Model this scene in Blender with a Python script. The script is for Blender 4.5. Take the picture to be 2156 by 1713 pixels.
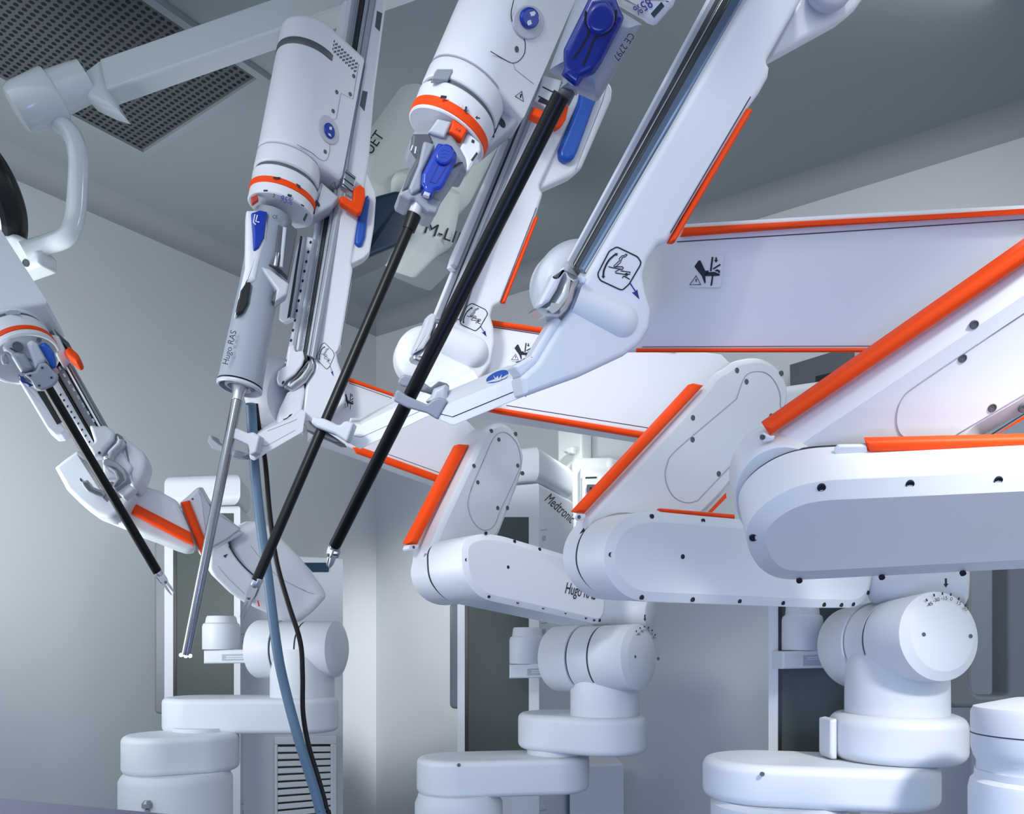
import bpy, bmesh, math, random
from mathutils import Vector, Matrix
D = bpy.data
for o in list(D.objects): D.objects.remove(o)
SC = bpy.context.scene
COL = SC.collection
# ---------------------------------------------------------------- camera
F, HY, CX, S, H = 1680.0, 1350.0, 1078.0, 0.75, 1.35   # focal length and horizon in photo pixels, scale, eye height
cam = D.cameras.new('camera'); camo = D.objects.new('camera', cam); COL.objects.link(camo)
cam.sensor_fit = 'HORIZONTAL'; cam.sensor_width = 36.0
cam.lens = F / 2156 * 36.0
cam.shift_y = (HY - 856.5) / 2156
cam.clip_start = 0.02
camo.location = (0, 0, H); camo.rotation_euler = (math.pi / 2, 0, 0)
SC.camera = camo
# ---------------------------------------------------------------- exposure, world, lights
SC.view_settings.view_transform = 'Standard'; SC.view_settings.look = 'None'
SC.view_settings.exposure = 0.3; SC.view_settings.gamma = 1.0; SC.view_settings.use_curve_mapping = False
wd = D.worlds.new('room_world'); SC.world = wd; wd.use_nodes = True
bg = wd.node_tree.nodes['Background']; bg.inputs[0].default_value = (0.80, 0.90, 1.0, 1); bg.inputs[1].default_value = 1.0
wt = wd.node_tree; g0 = wt.nodes.new('ShaderNodeTexCoord'); g1 = wt.nodes.new('ShaderNodeSeparateXYZ'); g2 = wt.nodes.new('ShaderNodeMapRange')   # the unseen half of the room: darker towards its floor
g2.inputs['From Min'].default_value = -.4; g2.inputs['From Max'].default_value = .5; g2.inputs['To Min'].default_value = .2; g2.inputs['To Max'].default_value = 1.25
wt.links.new(g0.outputs['Generated'], g1.inputs[0]); wt.links.new(g1.outputs['Z'], g2.inputs['Value']); wt.links.new(g2.outputs[0], bg.inputs[1])
def area(name, loc, aim, size, power, col=(1, 1, 1), sy=None, spread=None):
    l = D.lights.new(name, 'AREA'); l.energy = power; l.color = col; l.size = size
    if sy: l.shape = 'RECTANGLE'; l.size_y = sy
    if spread: l.spread = math.radians(spread)
    o = D.objects.new(name, l); COL.objects.link(o); o.location = loc
    o.rotation_euler = (Vector(aim) - Vector(loc)).to_track_quat('-Z', 'Y').to_euler()
    return o
def spot(name, loc, aim, power, ang, blend=.6, rad=.12, col=(1, 1, 1)):
    l = D.lights.new(name, 'SPOT'); l.energy = power; l.color = col; l.spot_size = math.radians(ang); l.spot_blend = blend
    l.shadow_soft_size = rad
    o = D.objects.new(name, l); COL.objects.link(o); o.location = loc
    o.rotation_euler = (Vector(aim) - Vector(loc)).to_track_quat('-Z', 'Y').to_euler()
    return o
area('ceiling_lamp', (0.75, 1.70, 2.82), (0.55, 2.6, 0.7), 0.8, 4, (.98, .99, 1.0), .16)
spot('left_fill', (-0.9, -0.6, 2.3), (-0.08, 1.65, 1.80), 115, 34, 1.0, .22, (.97, .985, 1.0))  # added fill spot from behind the camera, lifts the middle arms
spot('corner_fill', (0.55, 1.72, 2.8), (-0.40, 3.6, 1.25), 300, 30, 1.0, .10, (.97, .985, 1.0))  # added spot that only brightens the wall by the far corner
area('wall_side_fill', (-1.45, 1.45, 1.45), (-0.65, 2.5, 2.65), .5, 9.5, (.95, .98, 1.0), None, 155)  # added upward fill, unseen, for the left ceiling and wall
spot('surgical_lamp_beam', (0.95, -0.15, 2.45), (0.66, 0.86, 1.50), 140, 25, .6, .10, (1.0, .99, .97))
spot('overhead_fill', (0.30, 0.15, 2.8), (0.15, 1.6, 1.60), 36, 30, 1.0, .15, (.99, .99, 1.0))  # added fill from above, brightens the arms behind the nearest one
area('table_bounce_fill', (-0.15, 0.25, 0.95), (0.45, 1.2, 1.6), 0.5, 8.5, (.32, .43, 1.0))  # added blue fill in place of light bounced off the table
# ---------------------------------------------------------------- materials
def srgb(r, g, b):
    f = lambda c: (c / 255 / 12.92) if c <= 10 else ((c / 255 + .055) / 1.055) ** 2.4
    return (f(r), f(g), f(b), 1)
def mat(name, col, rough=.4, metal=0.0, bump=0, bscale=300, coat=0, var=0, spec=None, trans=0):
    m = D.materials.new(name); m.use_nodes = True; nt = m.node_tree; b = nt.nodes['Principled BSDF']
    c = srgb(*col)
    b.inputs['Base Color'].default_value = c; b.inputs['Roughness'].default_value = rough; b.inputs['Metallic'].default_value = metal
    if coat: b.inputs['Coat Weight'].default_value = coat; b.inputs['Coat Roughness'].default_value = .08
    if spec is not None: b.inputs['Specular IOR Level'].default_value = spec
    tc = nt.nodes.new('ShaderNodeTexCoord'); nz = nt.nodes.new('ShaderNodeTexNoise')
    nz.inputs['Scale'].default_value = bscale; nz.inputs['Detail'].default_value = 2
    nt.links.new(tc.outputs['Object'], nz.inputs['Vector'])
    if bump:
        bp = nt.nodes.new('ShaderNodeBump'); bp.inputs['Strength'].default_value = bump; bp.inputs['Distance'].default_value = .002
        nt.links.new(nz.outputs['Fac'], bp.inputs['Height']); nt.links.new(bp.outputs['Normal'], b.inputs['Normal'])
    # a slight unevenness of the finish
    mr = nt.nodes.new('ShaderNodeMapRange'); mr.inputs['To Min'].default_value = max(0, rough - .04); mr.inputs['To Max'].default_value = min(1, rough + .04)
    nt.links.new(nz.outputs['Fac'], mr.inputs['Value']); nt.links.new(mr.outputs['Result'], b.inputs['Roughness'])
    return m
M = {}
M['white'] = mat('white_enamel', (222, 226, 232), .38)
M['matte'] = mat('shaded_cart_enamel', (206, 211, 217), .5)  # cart white, its colour lowered to carry the shade on the bases
M['orange'] = mat('orange_rubber', (246, 74, 6), .5, spec=.25)
M['blue'] = mat('blue_plastic', (6, 52, 165), .25, coat=.3)
M['navy'] = mat('navy_plastic', (4, 30, 125), .3, coat=.2)
M['handle_blue'] = mat('blue_grip', (14, 82, 178), .3)
M['grey'] = mat('grey_plastic', (146, 153, 164), .4)
M['greylight'] = mat('light_grey_plastic', (190, 195, 204), .4)
M['darkgrey'] = mat('dark_grey_plastic', (84, 88, 96), .45)
M['black'] = mat('black_plastic', (10, 12, 16), .35)
M['shaft'] = mat('black_shaft_tube', (7, 8, 12), .38, spec=.3)
M['darkrail'] = mat('dark_rail_channel', (58, 62, 67), .4)
M['ink'] = mat('dark_print', (20, 24, 44), .6)
M['seam'] = mat('dark_joint_line', (40, 46, 60), .7)
M['faint'] = mat('grey_joint_line', (165, 171, 183), .7)
M['glass'] = mat('dark_screen_glass', (60, 70, 70), .45, spec=.3)
M['metal'] = mat('brushed_steel', (196, 200, 206), .3, 1.0)
M['dmetal'] = mat('dark_rail_steel', (112, 116, 122), .38, 1.0)
M['anod'] = mat('anodised_rail', (118, 138, 165), .35, .6)
M['softrail'] = mat('satin_rail', (176, 182, 190), .4, .3)
M['steel'] = mat('polished_steel_tube', (158, 162, 168), .2, 1.0)
M['trim'] = mat('grey_cove_trim', (150, 156, 163), .6)
M['wall'] = mat('painted_wall', (204, 208, 212), .6, bump=.05, bscale=400)
M['ceil'] = mat('painted_ceiling', (146, 155, 161), .7, bump=.05, bscale=400)
M['floor'] = mat('grey_vinyl_floor', (112, 118, 126), .4)
M['lampwhite'] = mat('glossy_lamp_enamel', (222, 230, 231), .2, coat=.4)
M['pale'] = mat('pale_pendant_enamel', (226, 233, 230), .4)
M['teal'] = mat('dark_teal_plastic', (18, 52, 78), .25, coat=.3)
M['purple'] = mat('purple_table_vinyl', (46, 40, 104), .25, coat=.3)
M['drape'] = mat('blue_grey_cable', (84, 112, 138), .45)
M['handlegrey'] = mat('grey_push_handle', (112, 117, 124), .45)
M['indigo'] = mat('indigo_marker', (60, 42, 150), .6)
M['green'] = mat('dark_green_window', (12, 52, 44), .3)
M['red'] = mat('red_plastic', (190, 60, 50), .4)
M['louvre'] = mat('white_louvre_paint', (222, 224, 226), .5)
def emit(name, col, s):
    m = D.materials.new(name); m.use_nodes = True; b = m.node_tree.nodes['Principled BSDF']
    b.inputs['Emission Color'].default_value = srgb(*col); b.inputs['Emission Strength'].default_value = s
    b.inputs['Base Color'].default_value = srgb(*col); return m
M['led'] = emit('lit_endoscope_tip', (235, 245, 255), 6)
M['lens'] = emit('lit_lamp_lens', (200, 215, 255), 1.2)
def perf(name, pitch, frac, cbar, chole):
    m = D.materials.new(name); m.use_nodes = True; nt = m.node_tree; b = nt.nodes['Principled BSDF']; N = nt.nodes.new; Lk = nt.links.new
    tc = N('ShaderNodeTexCoord'); sc = N('ShaderNodeVectorMath'); sc.operation = 'SCALE'; sc.inputs['Scale'].default_value = 1 / pitch
    Lk(tc.outputs['Object'], sc.inputs[0]); fr = N('ShaderNodeVectorMath'); fr.operation = 'FRACTION'; Lk(sc.outputs[0], fr.inputs[0])
    sb = N('ShaderNodeVectorMath'); sb.operation = 'SUBTRACT'; sb.inputs[1].default_value = (.5, .5, 0); Lk(fr.outputs[0], sb.inputs[0])
    ml = N('ShaderNodeVectorMath'); ml.operation = 'MULTIPLY'; ml.inputs[1].default_value = (1, 1, 0); Lk(sb.outputs[0], ml.inputs[0])
    ln = N('ShaderNodeVectorMath'); ln.operation = 'LENGTH'; Lk(ml.outputs[0], ln.inputs[0])
    lt = N('ShaderNodeMath'); lt.operation = 'LESS_THAN'; lt.inputs[1].default_value = frac; Lk(ln.outputs['Value'], lt.inputs[0])
    mx = N('ShaderNodeMix'); mx.data_type = 'RGBA'; mx.inputs['A'].default_value = srgb(*cbar); mx.inputs['B'].default_value = srgb(*chole)
    Lk(lt.outputs[0], mx.inputs['Factor']); Lk(mx.outputs['Result'], b.inputs['Base Color']); b.inputs['Roughness'].default_value = .7
    return m
M['perf'] = perf('perforated_ceiling_panel', .0185, .33, (82, 87, 91), (5, 6, 7))
# ---------------------------------------------------------------- geometry helpers
def P(px, py, d): return Vector(((px - CX) / F * d * S, d * S, H + (HY - py) / F * d * S))
def ray(px, py): return Vector(((px - CX) / F, 1, (HY - py) / F))
def L(n, d): return n / F * d * S
CAM = Vector((0, 0, H))
def view(ox, oy, s):
    def f(t):
        r = []
        for w in t.split():
            a, b = w.split(','); r.append((ox + float(a) / s, oy + float(b) / s))
        return r
    return f
V0 = view(0, 0, 1); V1 = view(0, 0, 2.855); V2 = view(480, 0, 3.569); V3 = view(820, 0, 3.568); V4 = view(1280, 0, 2.461)
V5 = view(420, 420, 2.954); V6 = view(800, 440, 3.568)
W1 = view(0, 540, 2.315); W2 = view(300, 960, 3.294); W3 = view(220, 1400, 3.85); W4 = view(760, 860, 3.568); W5 = view(840, 1240, 3.593)
W6 = view(1160, 700, 2.855); W7 = view(1500, 500, 2.2546); W8 = view(1440, 1180, 3.011)
X1 = view(700, 30, 5.71); X2 = view(720, 260, 3.724); X3 = view(1130, 0, 5.71); X4 = view(1080, 860, 6.852); X5 = view(0, 560, 5.71)
X6 = view(100, 820, 4.758); X7 = view(1240, 500, 6.7375); X8 = view(540, 720, 6.119)
class Pl:
    def __init__(s, o, n):
        s.o = Vector(o); s.n = Vector(n).normalized()
        if s.n.dot(s.o - CAM) < 0: s.n = -s.n            # n points away from the eye
        up = Vector((0, 0, 1)) if abs(s.n.z) < .9 else Vector((0, 1, 0))
        s.u = s.n.cross(up).normalized(); s.v = s.u.cross(s.n).normalized()
    def at(s, p, off=0.0):
        r = ray(*p); return CAM + r * (s.n.dot(s.o - s.n * off - CAM) / s.n.dot(r))
    def uv(s, q): w = q - s.o; return (w.dot(s.u), w.dot(s.v))
    def xyz(s, a, dep=0.0): return s.o + s.u * a[0] + s.v * a[1] + s.n * dep
    def d(s, p): return s.at(p).y / S
    def back(s, t): return Pl(s.o + s.n * t, s.n)
def pl3(a, b, c):
    A, B, C = P(*a), P(*b), P(*c); return Pl(A, (B - A).cross(C - A))
def plE(front, back):                                      # plane through front, facing along the axis front -> back
    A, B = P(*front), P(*back); return Pl(A, B - A)
def fil(pts, r=10, n=5):                                   # round the corners of an outline
    out = []; N = len(pts)
    for i, p in enumerate(pts):
        rr = r[i] if isinstance(r, (list, tuple)) else r
        a, b, c = Vector(pts[i - 1][:2]), Vector(p[:2]), Vector(pts[(i + 1) % N][:2])
        u, v = (a - b), (c - b); lu, lv = u.length, v.length
        if rr <= 0 or lu < 1e-6 or lv < 1e-6: out.append(tuple(b)); continue
        u /= lu; v /= lv; cs = max(-1, min(1, u.dot(v))); ang = math.acos(cs)
        if ang > 3.05: out.append(tuple(b)); continue
        t = min(rr / math.tan(ang / 2), lu * .48, lv * .48)
        p0, p2 = b + u * t, b + v * t
        for k in range(n + 1):
            s = k / n; q = p0 * (1 - s) ** 2 + b * 2 * s * (1 - s) + p2 * s * s; out.append((q.x, q.y))
    return out
def cat(pts, n=6, closed=False):                           # smooth curve through points
    out = []; N = len(pts); P_ = [Vector(p) for p in pts]
    rng = range(N) if closed else range(N - 1)
    for i in rng:
        if closed: a, b, c, d = P_[i - 1], P_[i], P_[(i + 1) % N], P_[(i + 2) % N]
        else: a, b, c, d = P_[max(i - 1, 0)], P_[i], P_[i + 1], P_[min(i + 2, N - 1)]
        for k in range(n):
            t = k / n
            out.append(.5 * ((2 * b) + (c - a) * t + (2 * a - 5 * b + 4 * c - d) * t * t + (3 * b - a - 3 * c + d) * t ** 3))
    if not closed: out.append(P_[-1])
    return [tuple(q) for q in out]
def area2(p): return sum(p[i - 1][0] * p[i][1] - p[i][0] * p[i - 1][1] for i in range(len(p))) / 2
def inset(p, t):
    if abs(t) < 1e-9: return list(p)
    sg = 1 if area2(p) > 0 else -1; N = len(p); out = []
    for i in range(N):
        a, b, c = Vector(p[i - 1]), Vector(p[i]), Vector(p[(i + 1) % N])
        e1, e2 = (b - a), (c - b)
        if e1.length < 1e-9: e1 = e2
        if e2.length < 1e-9: e2 = e1
        e1 = e1.normalized(); e2 = e2.normalized()
        n1 = Vector((-e1.y, e1.x)) * sg; n2 = Vector((-e2.y, e2.x)) * sg; m = n1 + n2
        if m.length < 1e-6: out.append(b.copy()); continue
        m.normalize(); out.append(b + m * (t / max(.5, m.dot(n1))))
    for it in range(40):                                   # close up edges that turned over
        bad = [i for i in range(N) if (out[(i + 1) % N] - out[i]).dot(Vector(p[(i + 1) % N]) - Vector(p[i])) < -1e-12]
        if not bad: break
        i = 0
        while i < len(bad):                                # runs of folded edges collapse to one point
            j = i
            while j + 1 < len(bad) and bad[j + 1] == bad[j] + 1: j += 1
            ids = [q % N for q in range(bad[i], bad[j] + 2)]; c = sum((out[q] for q in ids), Vector((0, 0))) / len(ids)
            for q in ids: out[q] = c.copy()
            i = j + 1
    return [tuple(q) for q in out]
WL = {}
def mk(name, bm, m, parent=None, sharp=32, wn=False):
    bmesh.ops.remove_doubles(bm, verts=bm.verts, dist=3e-6); bmesh.ops.dissolve_degenerate(bm, dist=2e-6, edges=bm.edges)
    bmesh.ops.recalc_face_normals(bm, faces=bm.faces)
    vs = [v.co for v in bm.verts]
    lo = Vector((min(v.x for v in vs), min(v.y for v in vs), min(v.z for v in vs))); hi = Vector((max(v.x for v in vs), max(v.y for v in vs), max(v.z for v in vs)))
    c = Vector(((lo.x + hi.x) / 2, (lo.y + hi.y) / 2, lo.z if parent is None else (lo.z + hi.z) / 2))
    for v in bm.verts: v.co -= c
    me = D.meshes.new(name); bm.to_mesh(me); bm.free()
    for p in me.polygons: p.use_smooth = True
    me.set_sharp_from_angle(angle=math.radians(sharp))
    if wn:                                                 # flat caps keep a crisp, flat shading
        big = [p for p in me.polygons if len(p.vertices) > 4]
        ek = {e.key: e.index for e in me.edges}; at = me.attributes.get('sharp_edge') or me.attributes.new('sharp_edge', 'BOOLEAN', 'EDGE')
        for p in big:
            for k_ in p.edge_keys: at.data[ek[k_]].value = True
    me.materials.append(M[m] if isinstance(m, str) else m)
    o = D.objects.new(name, me); COL.objects.link(o); WL[o.name] = c
    if parent: o.parent = parent; o.location = c - WL[parent.name]
    else: o.location = c
    if wn:
        w = o.modifiers.new('weighted_normals', 'WEIGHTED_NORMAL'); w.mode = 'FACE_AREA'; w.keep_sharp = True; w.weight = 80
    return o
def tag(o, label, cat_, group=None):
    o['label'] = label; o['category'] = cat_
    if group: o['group'] = group
    return o
def thing(name, label, cat_, loc, group=None):
    o = D.objects.new(name, None); o.empty_display_size = .05; COL.objects.link(o); o.location = loc; WL[o.name] = Vector(loc)
    return tag(o, label, cat_, group)
def struct(o): o['kind'] = 'structure'; return o
def loft(rings, cap0=True, cap1=True):
    bm = bmesh.new(); R = [[bm.verts.new(v) for v in r] for r in rings]; n = len(rings[0])
    for a, b in zip(R, R[1:]):
        for i in range(n):
            try: bm.faces.new((a[i], a[(i + 1) % n], b[(i + 1) % n], b[i]))
            except ValueError: pass
    for r, c in ((R[0], cap0), (R[-1], cap1)):
        if c:
            try: bm.faces.new(r)
            except ValueError: pass
    return bm
def bevprof(b, t, k=4, back=True):
    pr = [(b * (1 - math.sin(i / k * math.pi / 2)), b * (1 - math.cos(i / k * math.pi / 2))) for i in range(k + 1)]
    if back: pr += [(b2, t - d2) for b2, d2 in reversed(pr)]
    else: pr.append((0, t))
    return pr
def slab(name, pts, pl, thick, m, parent=None, bev=.004, off=0.0, prof=None, lab=None, k=4):
    """an outline on a plane, extruded away from the eye; prof = [(inset, depth) ...]"""
    base = [pl.uv(pl.at(p, off)) for p in pts]; q = []
    for p in base:
        if not q or (Vector(p) - Vector(q[-1])).length > 1e-5: q.append(p)
    if (Vector(q[0]) - Vector(q[-1])).length < 1e-5: q.pop()
    pr = prof or bevprof(min(bev, thick * .45), thick, k)
    rings = [[pl.xyz(a, dep - off) for a in inset(q, ins)] for ins, dep in pr]
    o = mk(name, loft(rings), m, parent, wn=True)
    if lab: o['label'] = lab
    return o
def decal(name, polys, pl, m, parent=None, lift=.0006, th=.0008, lab=None):
    """printed shapes: thin raised films on a surface; several shapes make one print"""
    bm = bmesh.new()
    for pts in polys:
        a = [bm.verts.new(pl.at(p, lift)) for p in pts]; b = [bm.verts.new(pl.at(p, lift) + pl.n * th) for p in pts]
        n = len(pts); bm.faces.new(a); bm.faces.new(list(reversed(b)))
        for i in range(n): bm.faces.new((a[i], b[i], b[(i + 1) % n], a[(i + 1) % n]))
    o = mk(name, bm, m, parent, sharp=20)
    if lab: o['label'] = lab
    return o
def line(pts, w, closed=False):
    """outline of a stroke of width w px (list of quads)"""
    out = []; P_ = [Vector(p) for p in pts]
    if closed: P_.append(P_[0])
    N = len(P_); side = []
    for i in range(N):
        if closed and i in (0, N - 1): t = P_[1] - P_[0] + P_[0] - P_[N - 2]
        else: t = P_[min(i + 1, N - 1)] - P_[max(i - 1, 0)]
        t = t.normalized(); nn = Vector((-t.y, t.x)) * w / 2; side.append((P_[i] + nn, P_[i] - nn))
    for (a, b), (c, d) in zip(side, side[1:]): out.append([tuple(a), tuple(b), tuple(d), tuple(c)])
    return out
def stroke(name, pts, w, pl, m='seam', parent=None, closed=False, **k): return decal(name, line(pts, w, closed), pl, m, parent, **k)
def circ(c, r, n=20, ry=None, rot=0):
    ry = ry or r; o = []
    for i in range(n):
        a = 2 * math.pi * i / n; x, y = r * math.cos(a), ry * math.sin(a)
        o.append((c[0] + x * math.cos(rot) - y * math.sin(rot), c[1] + x * math.sin(rot) + y * math.cos(rot)))
    return o
def basis(a):
    a = a.normalized(); t = Vector((0, 0, 1)) if abs(a.z) < .9 else Vector((1, 0, 0)); e1 = a.cross(t).normalized(); return e1, a.cross(e1).normalized()
def lathe(name, o, a, prof, m, parent=None, n=48, sharp=32, lab=None, cap=True):
    """rings (t along axis a, radius) in metres from point o"""
    a = a.normalized(); e1, e2 = basis(a); rings = []
    for t, r in prof:
        rings.append([o + a * t + (e1 * math.cos(2 * math.pi * i / n) + e2 * math.sin(2 * math.pi * i / n)) * max(r, 1e-5) for i in range(n)])
    ob = mk(name, loft(rings, cap, cap), m, parent, sharp)
    if lab: ob['label'] = lab
    return ob
def axis(p, d, dirpx, s):
    """3D axis whose picture direction is dirpx (y down) and whose end comes towards the eye by sine s"""
    r = ray(*p).normalized(); i = Vector((1, 0, 0)); i = (i - r * i.dot(r)).normalized(); j = i.cross(r)
    if j.z < 0: j = -j
    v = Vector(dirpx).normalized(); c = math.sqrt(1 - s * s)
    return (i * v.x - j * v.y) * c - r * s, c
def cyl(name, A, B, r, m, parent=None, r2=None, bev=.002, n=32, lab=None):
    a = B - A; t = a.length; r2 = r if r2 is None else r2; b = min(bev, t * .3, r * .5, r2 * .5)
    pr = [(0, r - b), (b * .3, r - b * .3), (b, r), (t - b, r2), (t - b * .3, r2 - b * .3), (t, r2 - b)]
    return lathe(name, A, a, pr, m, parent, n, lab=lab)
def tube(name, pts, r, m, parent=None, n=14, smooth=6, lab=None):
    Q = [Vector(p) for p in (cat(pts, smooth) if smooth else pts)]
    rs = r if isinstance(r, (list, tuple)) else [r] * len(Q)
    if len(rs) != len(Q): rs = [rs[0] + (rs[-1] - rs[0]) * i / (len(Q) - 1) for i in range(len(Q))]
    rings = []; t = (Q[1] - Q[0]).normalized(); e1, e2 = basis(t)
    for i, q in enumerate(Q):
        t2 = (Q[min(i + 1, len(Q) - 1)] - Q[max(i - 1, 0)]).normalized()
        e1 = (e1 - t2 * e1.dot(t2)).normalized(); e2 = t2.cross(e1)
        rings.append([q + (e1 * math.cos(2 * math.pi * k / n) + e2 * math.sin(2 * math.pi * k / n)) * rs[i] for k in range(n)])
    o = mk(name, loft(rings), m, parent, 40)
    if lab: o['label'] = lab
    return o
def tubepx(name, pts, rpx, m, parent=None, smooth=6, lab=None, n=14):
    """pts = [(px, py, depth)], radius in px at that depth"""
    Q = [P(*p) for p in pts]; dm = sum(p[2] for p in pts) / len(pts)
    return tube(name, Q, L(rpx, dm), m, parent, n, smooth, lab)
def screw(pl, p, rpx, parent, off=0.0, name='screw', m='darkgrey', rim='greylight'):
    q = pl.at(p, off); r = L(rpx, q.y / S); a = -pl.n
    o = lathe(name, q, a, [(-.002, r * 1.25), (.0007, r * 1.25), (.0010, r * 1.1), (.0010, r), (.0004, r * .95), (.0004, r * .3), (.0002, r * .25), (.0002, 0.0001)], m, parent, 16)
    return o
TC = {}
def text(name, s, pl, p, size, ang, m, parent=None, sx=1.0, lift=.0006, align='CENTER', shear=0, mirror=False, lab=None):
    """lettering printed on a plane: p = picture position of its middle, size = letter height px, ang = picture angle of the baseline (deg, up is +)"""
    cu = D.curves.new('lettering', 'FONT'); cu.body = s; cu.size = 1; cu.align_x = align; cu.align_y = 'CENTER'; cu.extrude = .004; cu.shear = shear
    t = D.objects.new('lettering', cu); COL.objects.link(t)
    dg = bpy.context.evaluated_depsgraph_get(); me = D.meshes.new_from_object(t.evaluated_get(dg))
    D.objects.remove(t); D.curves.remove(cu)
    a = math.radians(ang); k = size * 1.38
    o0 = pl.at(p, lift); u = pl.at((p[0] + math.cos(a) * k, p[1] - math.sin(a) * k), lift) - o0
    v = pl.at((p[0] - math.sin(a) * k, p[1] - math.cos(a) * k), lift) - o0
    if mirror: u = -u
    bm = bmesh.new(); bm.from_mesh(me); D.meshes.remove(me)
    for w in bm.verts: w.co = o0 + u * (w.co.x * sx) + v * w.co.y - pl.n * (w.co.z * L(k, pl.d(p)))
    o = mk(name, bm, m, parent, 20)
    if lab: o['label'] = lab
    return o
def stadium(name, a, b, r, z0, z1, m, parent, bev=.012, n=24, lab=None, r2=None):
    """an upright slab with round ends: a, b plan points (metres)"""
    a, b = Vector(a), Vector(b); r2 = r2 or r; d = (b - a); ang = math.atan2(d.y, d.x) if d.length > 1e-6 else 0
    base = []
    for i in range(n + 1): t = ang + math.pi / 2 + math.pi * i / n; base.append((a.x + r * math.cos(t), a.y + r * math.sin(t)))
    for i in range(n + 1): t = ang - math.pi / 2 + math.pi * i / n; base.append((b.x + r2 * math.cos(t), b.y + r2 * math.sin(t)))
    rings = [[Vector((q[0], q[1], z0 + dep)) for q in inset(base, ins)] for ins, dep in bevprof(bev, z1 - z0, 5)]
    o = mk(name, loft(rings), m, parent, wn=True)
    if lab: o['label'] = lab
    return o
def prism(name, foot, z0, z1, m, parent, bev=.006, lab=None, k=4):
    rings = [[Vector((q[0], q[1], z0 + dep)) for q in inset(foot, ins)] for ins, dep in bevprof(bev, z1 - z0, k)]
    o = mk(name, loft(rings), m, parent, wn=True)
    if lab: o['label'] = lab
    return o
def zof(py, d): return H + (HY - py) / F * d * S
def xy(px, d): return ((px - CX) / F * d * S, d * S)
# ================================================================ the room
CO = Vector((-.85, 4.993)) * S; ZC = H + 2.0 * S          # far corner and ceiling height
TL = Vector((-.5783, -.8158)); SR = Vector((.8158, -.5783)) # along the left wall, along the right wall (towards the eye)
def TS(t, s, z): q = CO + TL * (t * S) + SR * (s * S); return Vector((q.x, q.y, z))
def boxts(name, t0, t1, s0, s1, z0, z1, m, parent=None, kind=None):
    bm = bmesh.new(); rings = [[TS(t0, s0, z), TS(t1, s0, z), TS(t1, s1, z), TS(t0, s1, z)] for z in (z0, z1)]
    o = mk(name, loft(rings), m, parent)
    if kind: o['kind'] = kind
    return o
boxts('floor', -.1, 5.6, -.1, 5.6, -.1, 0, 'floor', kind='structure')
boxts('ceiling', -.1, 3.4, -.1, 4.8, ZC, ZC + .1, 'ceil', kind='structure')
boxts('wall_left', -.1, 3.4, -.1, 0, 0, ZC, 'wall', kind='structure')
boxts('wall_right', -.1, 0, 0, 4.8, 0, ZC, 'wall', kind='structure')
def cove(name, f, n, r=.07):
    prof = [(0, ZC - r)] + [(r - r * math.cos(a), ZC - r + r * math.sin(a)) for a in [i / 8 * math.pi / 2 for i in range(1, 9)]] + [(0, ZC)]
    rings = [[f(q, w / S, z) for w, z in prof] for q in (0, n)]
    return struct(mk(name, loft(rings), 'trim'))
cove('trim_1', lambda q, w, z: TS(q, w, z), 3.4); cove('trim_2', lambda q, w, z: TS(w, q, z), 4.8)
# perforated ceiling vent
v0 = TS(2.4, .86, ZC)
gv = thing('ceiling_vent', 'dark perforated square-holed metal vent panel set in the grey ceiling', 'vent', v0)
bm = bmesh.new(); W, T0, T1, A0, A1 = .03, 1.81, 3.2, .4955, 1.2245
def lbox(bm, t0, t1, s0, s1, z0, z1):
    r = [[bm.verts.new(TS(*q, z)) for q in ((t0, s0), (t1, s0), (t1, s1), (t0, s1))] for z in (z0, z1)]
    bm.faces.new(r[0]); bm.faces.new(r[1])
    for i in range(4): bm.faces.new((r[0][i], r[0][(i + 1) % 4], r[1][(i + 1) % 4], r[1][i]))
for t0, t1, s0, s1 in ((T0 - W, T0, A0 - W, A1 + W), (T1, T1 + W, A0 - W, A1 + W), (T0, T1, A0 - W, A0), (T0, T1, A1, A1 + W)): lbox(bm, t0, t1, s0, s1, ZC - .016, ZC)
mk('frame', bm, 'ceil', gv)
# the panel keeps its own axes so its holes run along its edges
me = D.meshes.new('perforated_panel'); bm = bmesh.new(); lw, lh = (T1 - T0) * S / 2, (A1 - A0) * S / 2
bmesh.ops.create_cube(bm, size=1)
for v in bm.verts: v.co = Vector((v.co.x * lw * 2, v.co.y * lh * 2, v.co.z * .006))
bm.to_mesh(me); bm.free(); me.materials.append(M['perf'])
po = D.objects.new('perforated_panel', me); COL.objects.link(po); po.parent = gv
po.rotation_euler = (0, 0, math.atan2(TL.y, TL.x)); po.location = TS((T0 + T1) / 2, (A0 + A1) / 2, ZC - .004) - v0
def wallpl(side):
    return Pl(TS(0, 0, 1), Vector((SR.x, SR.y, 0))) if side == 'l' else Pl(TS(0, 0, 1), Vector((TL.x, TL.y, 0)))
PLW, PRW = wallpl('l'), wallpl('r')
# wall-mounted screen high on the right wall
sm = thing('wall_screen', 'dark grey framed black screen mounted on the far right wall behind the robot arms', 'screen', PRW.at((1740, 800)))
slab('frame', W6('1434,192 1800,80 1800,238 1438,340'), PRW, .06, 'darkgrey', sm, .004, off=.06)
slab('screen', W6('1590,262 1800,212 1800,236 1590,298'), PRW, .004, 'black', sm, .001, off=.063)
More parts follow.
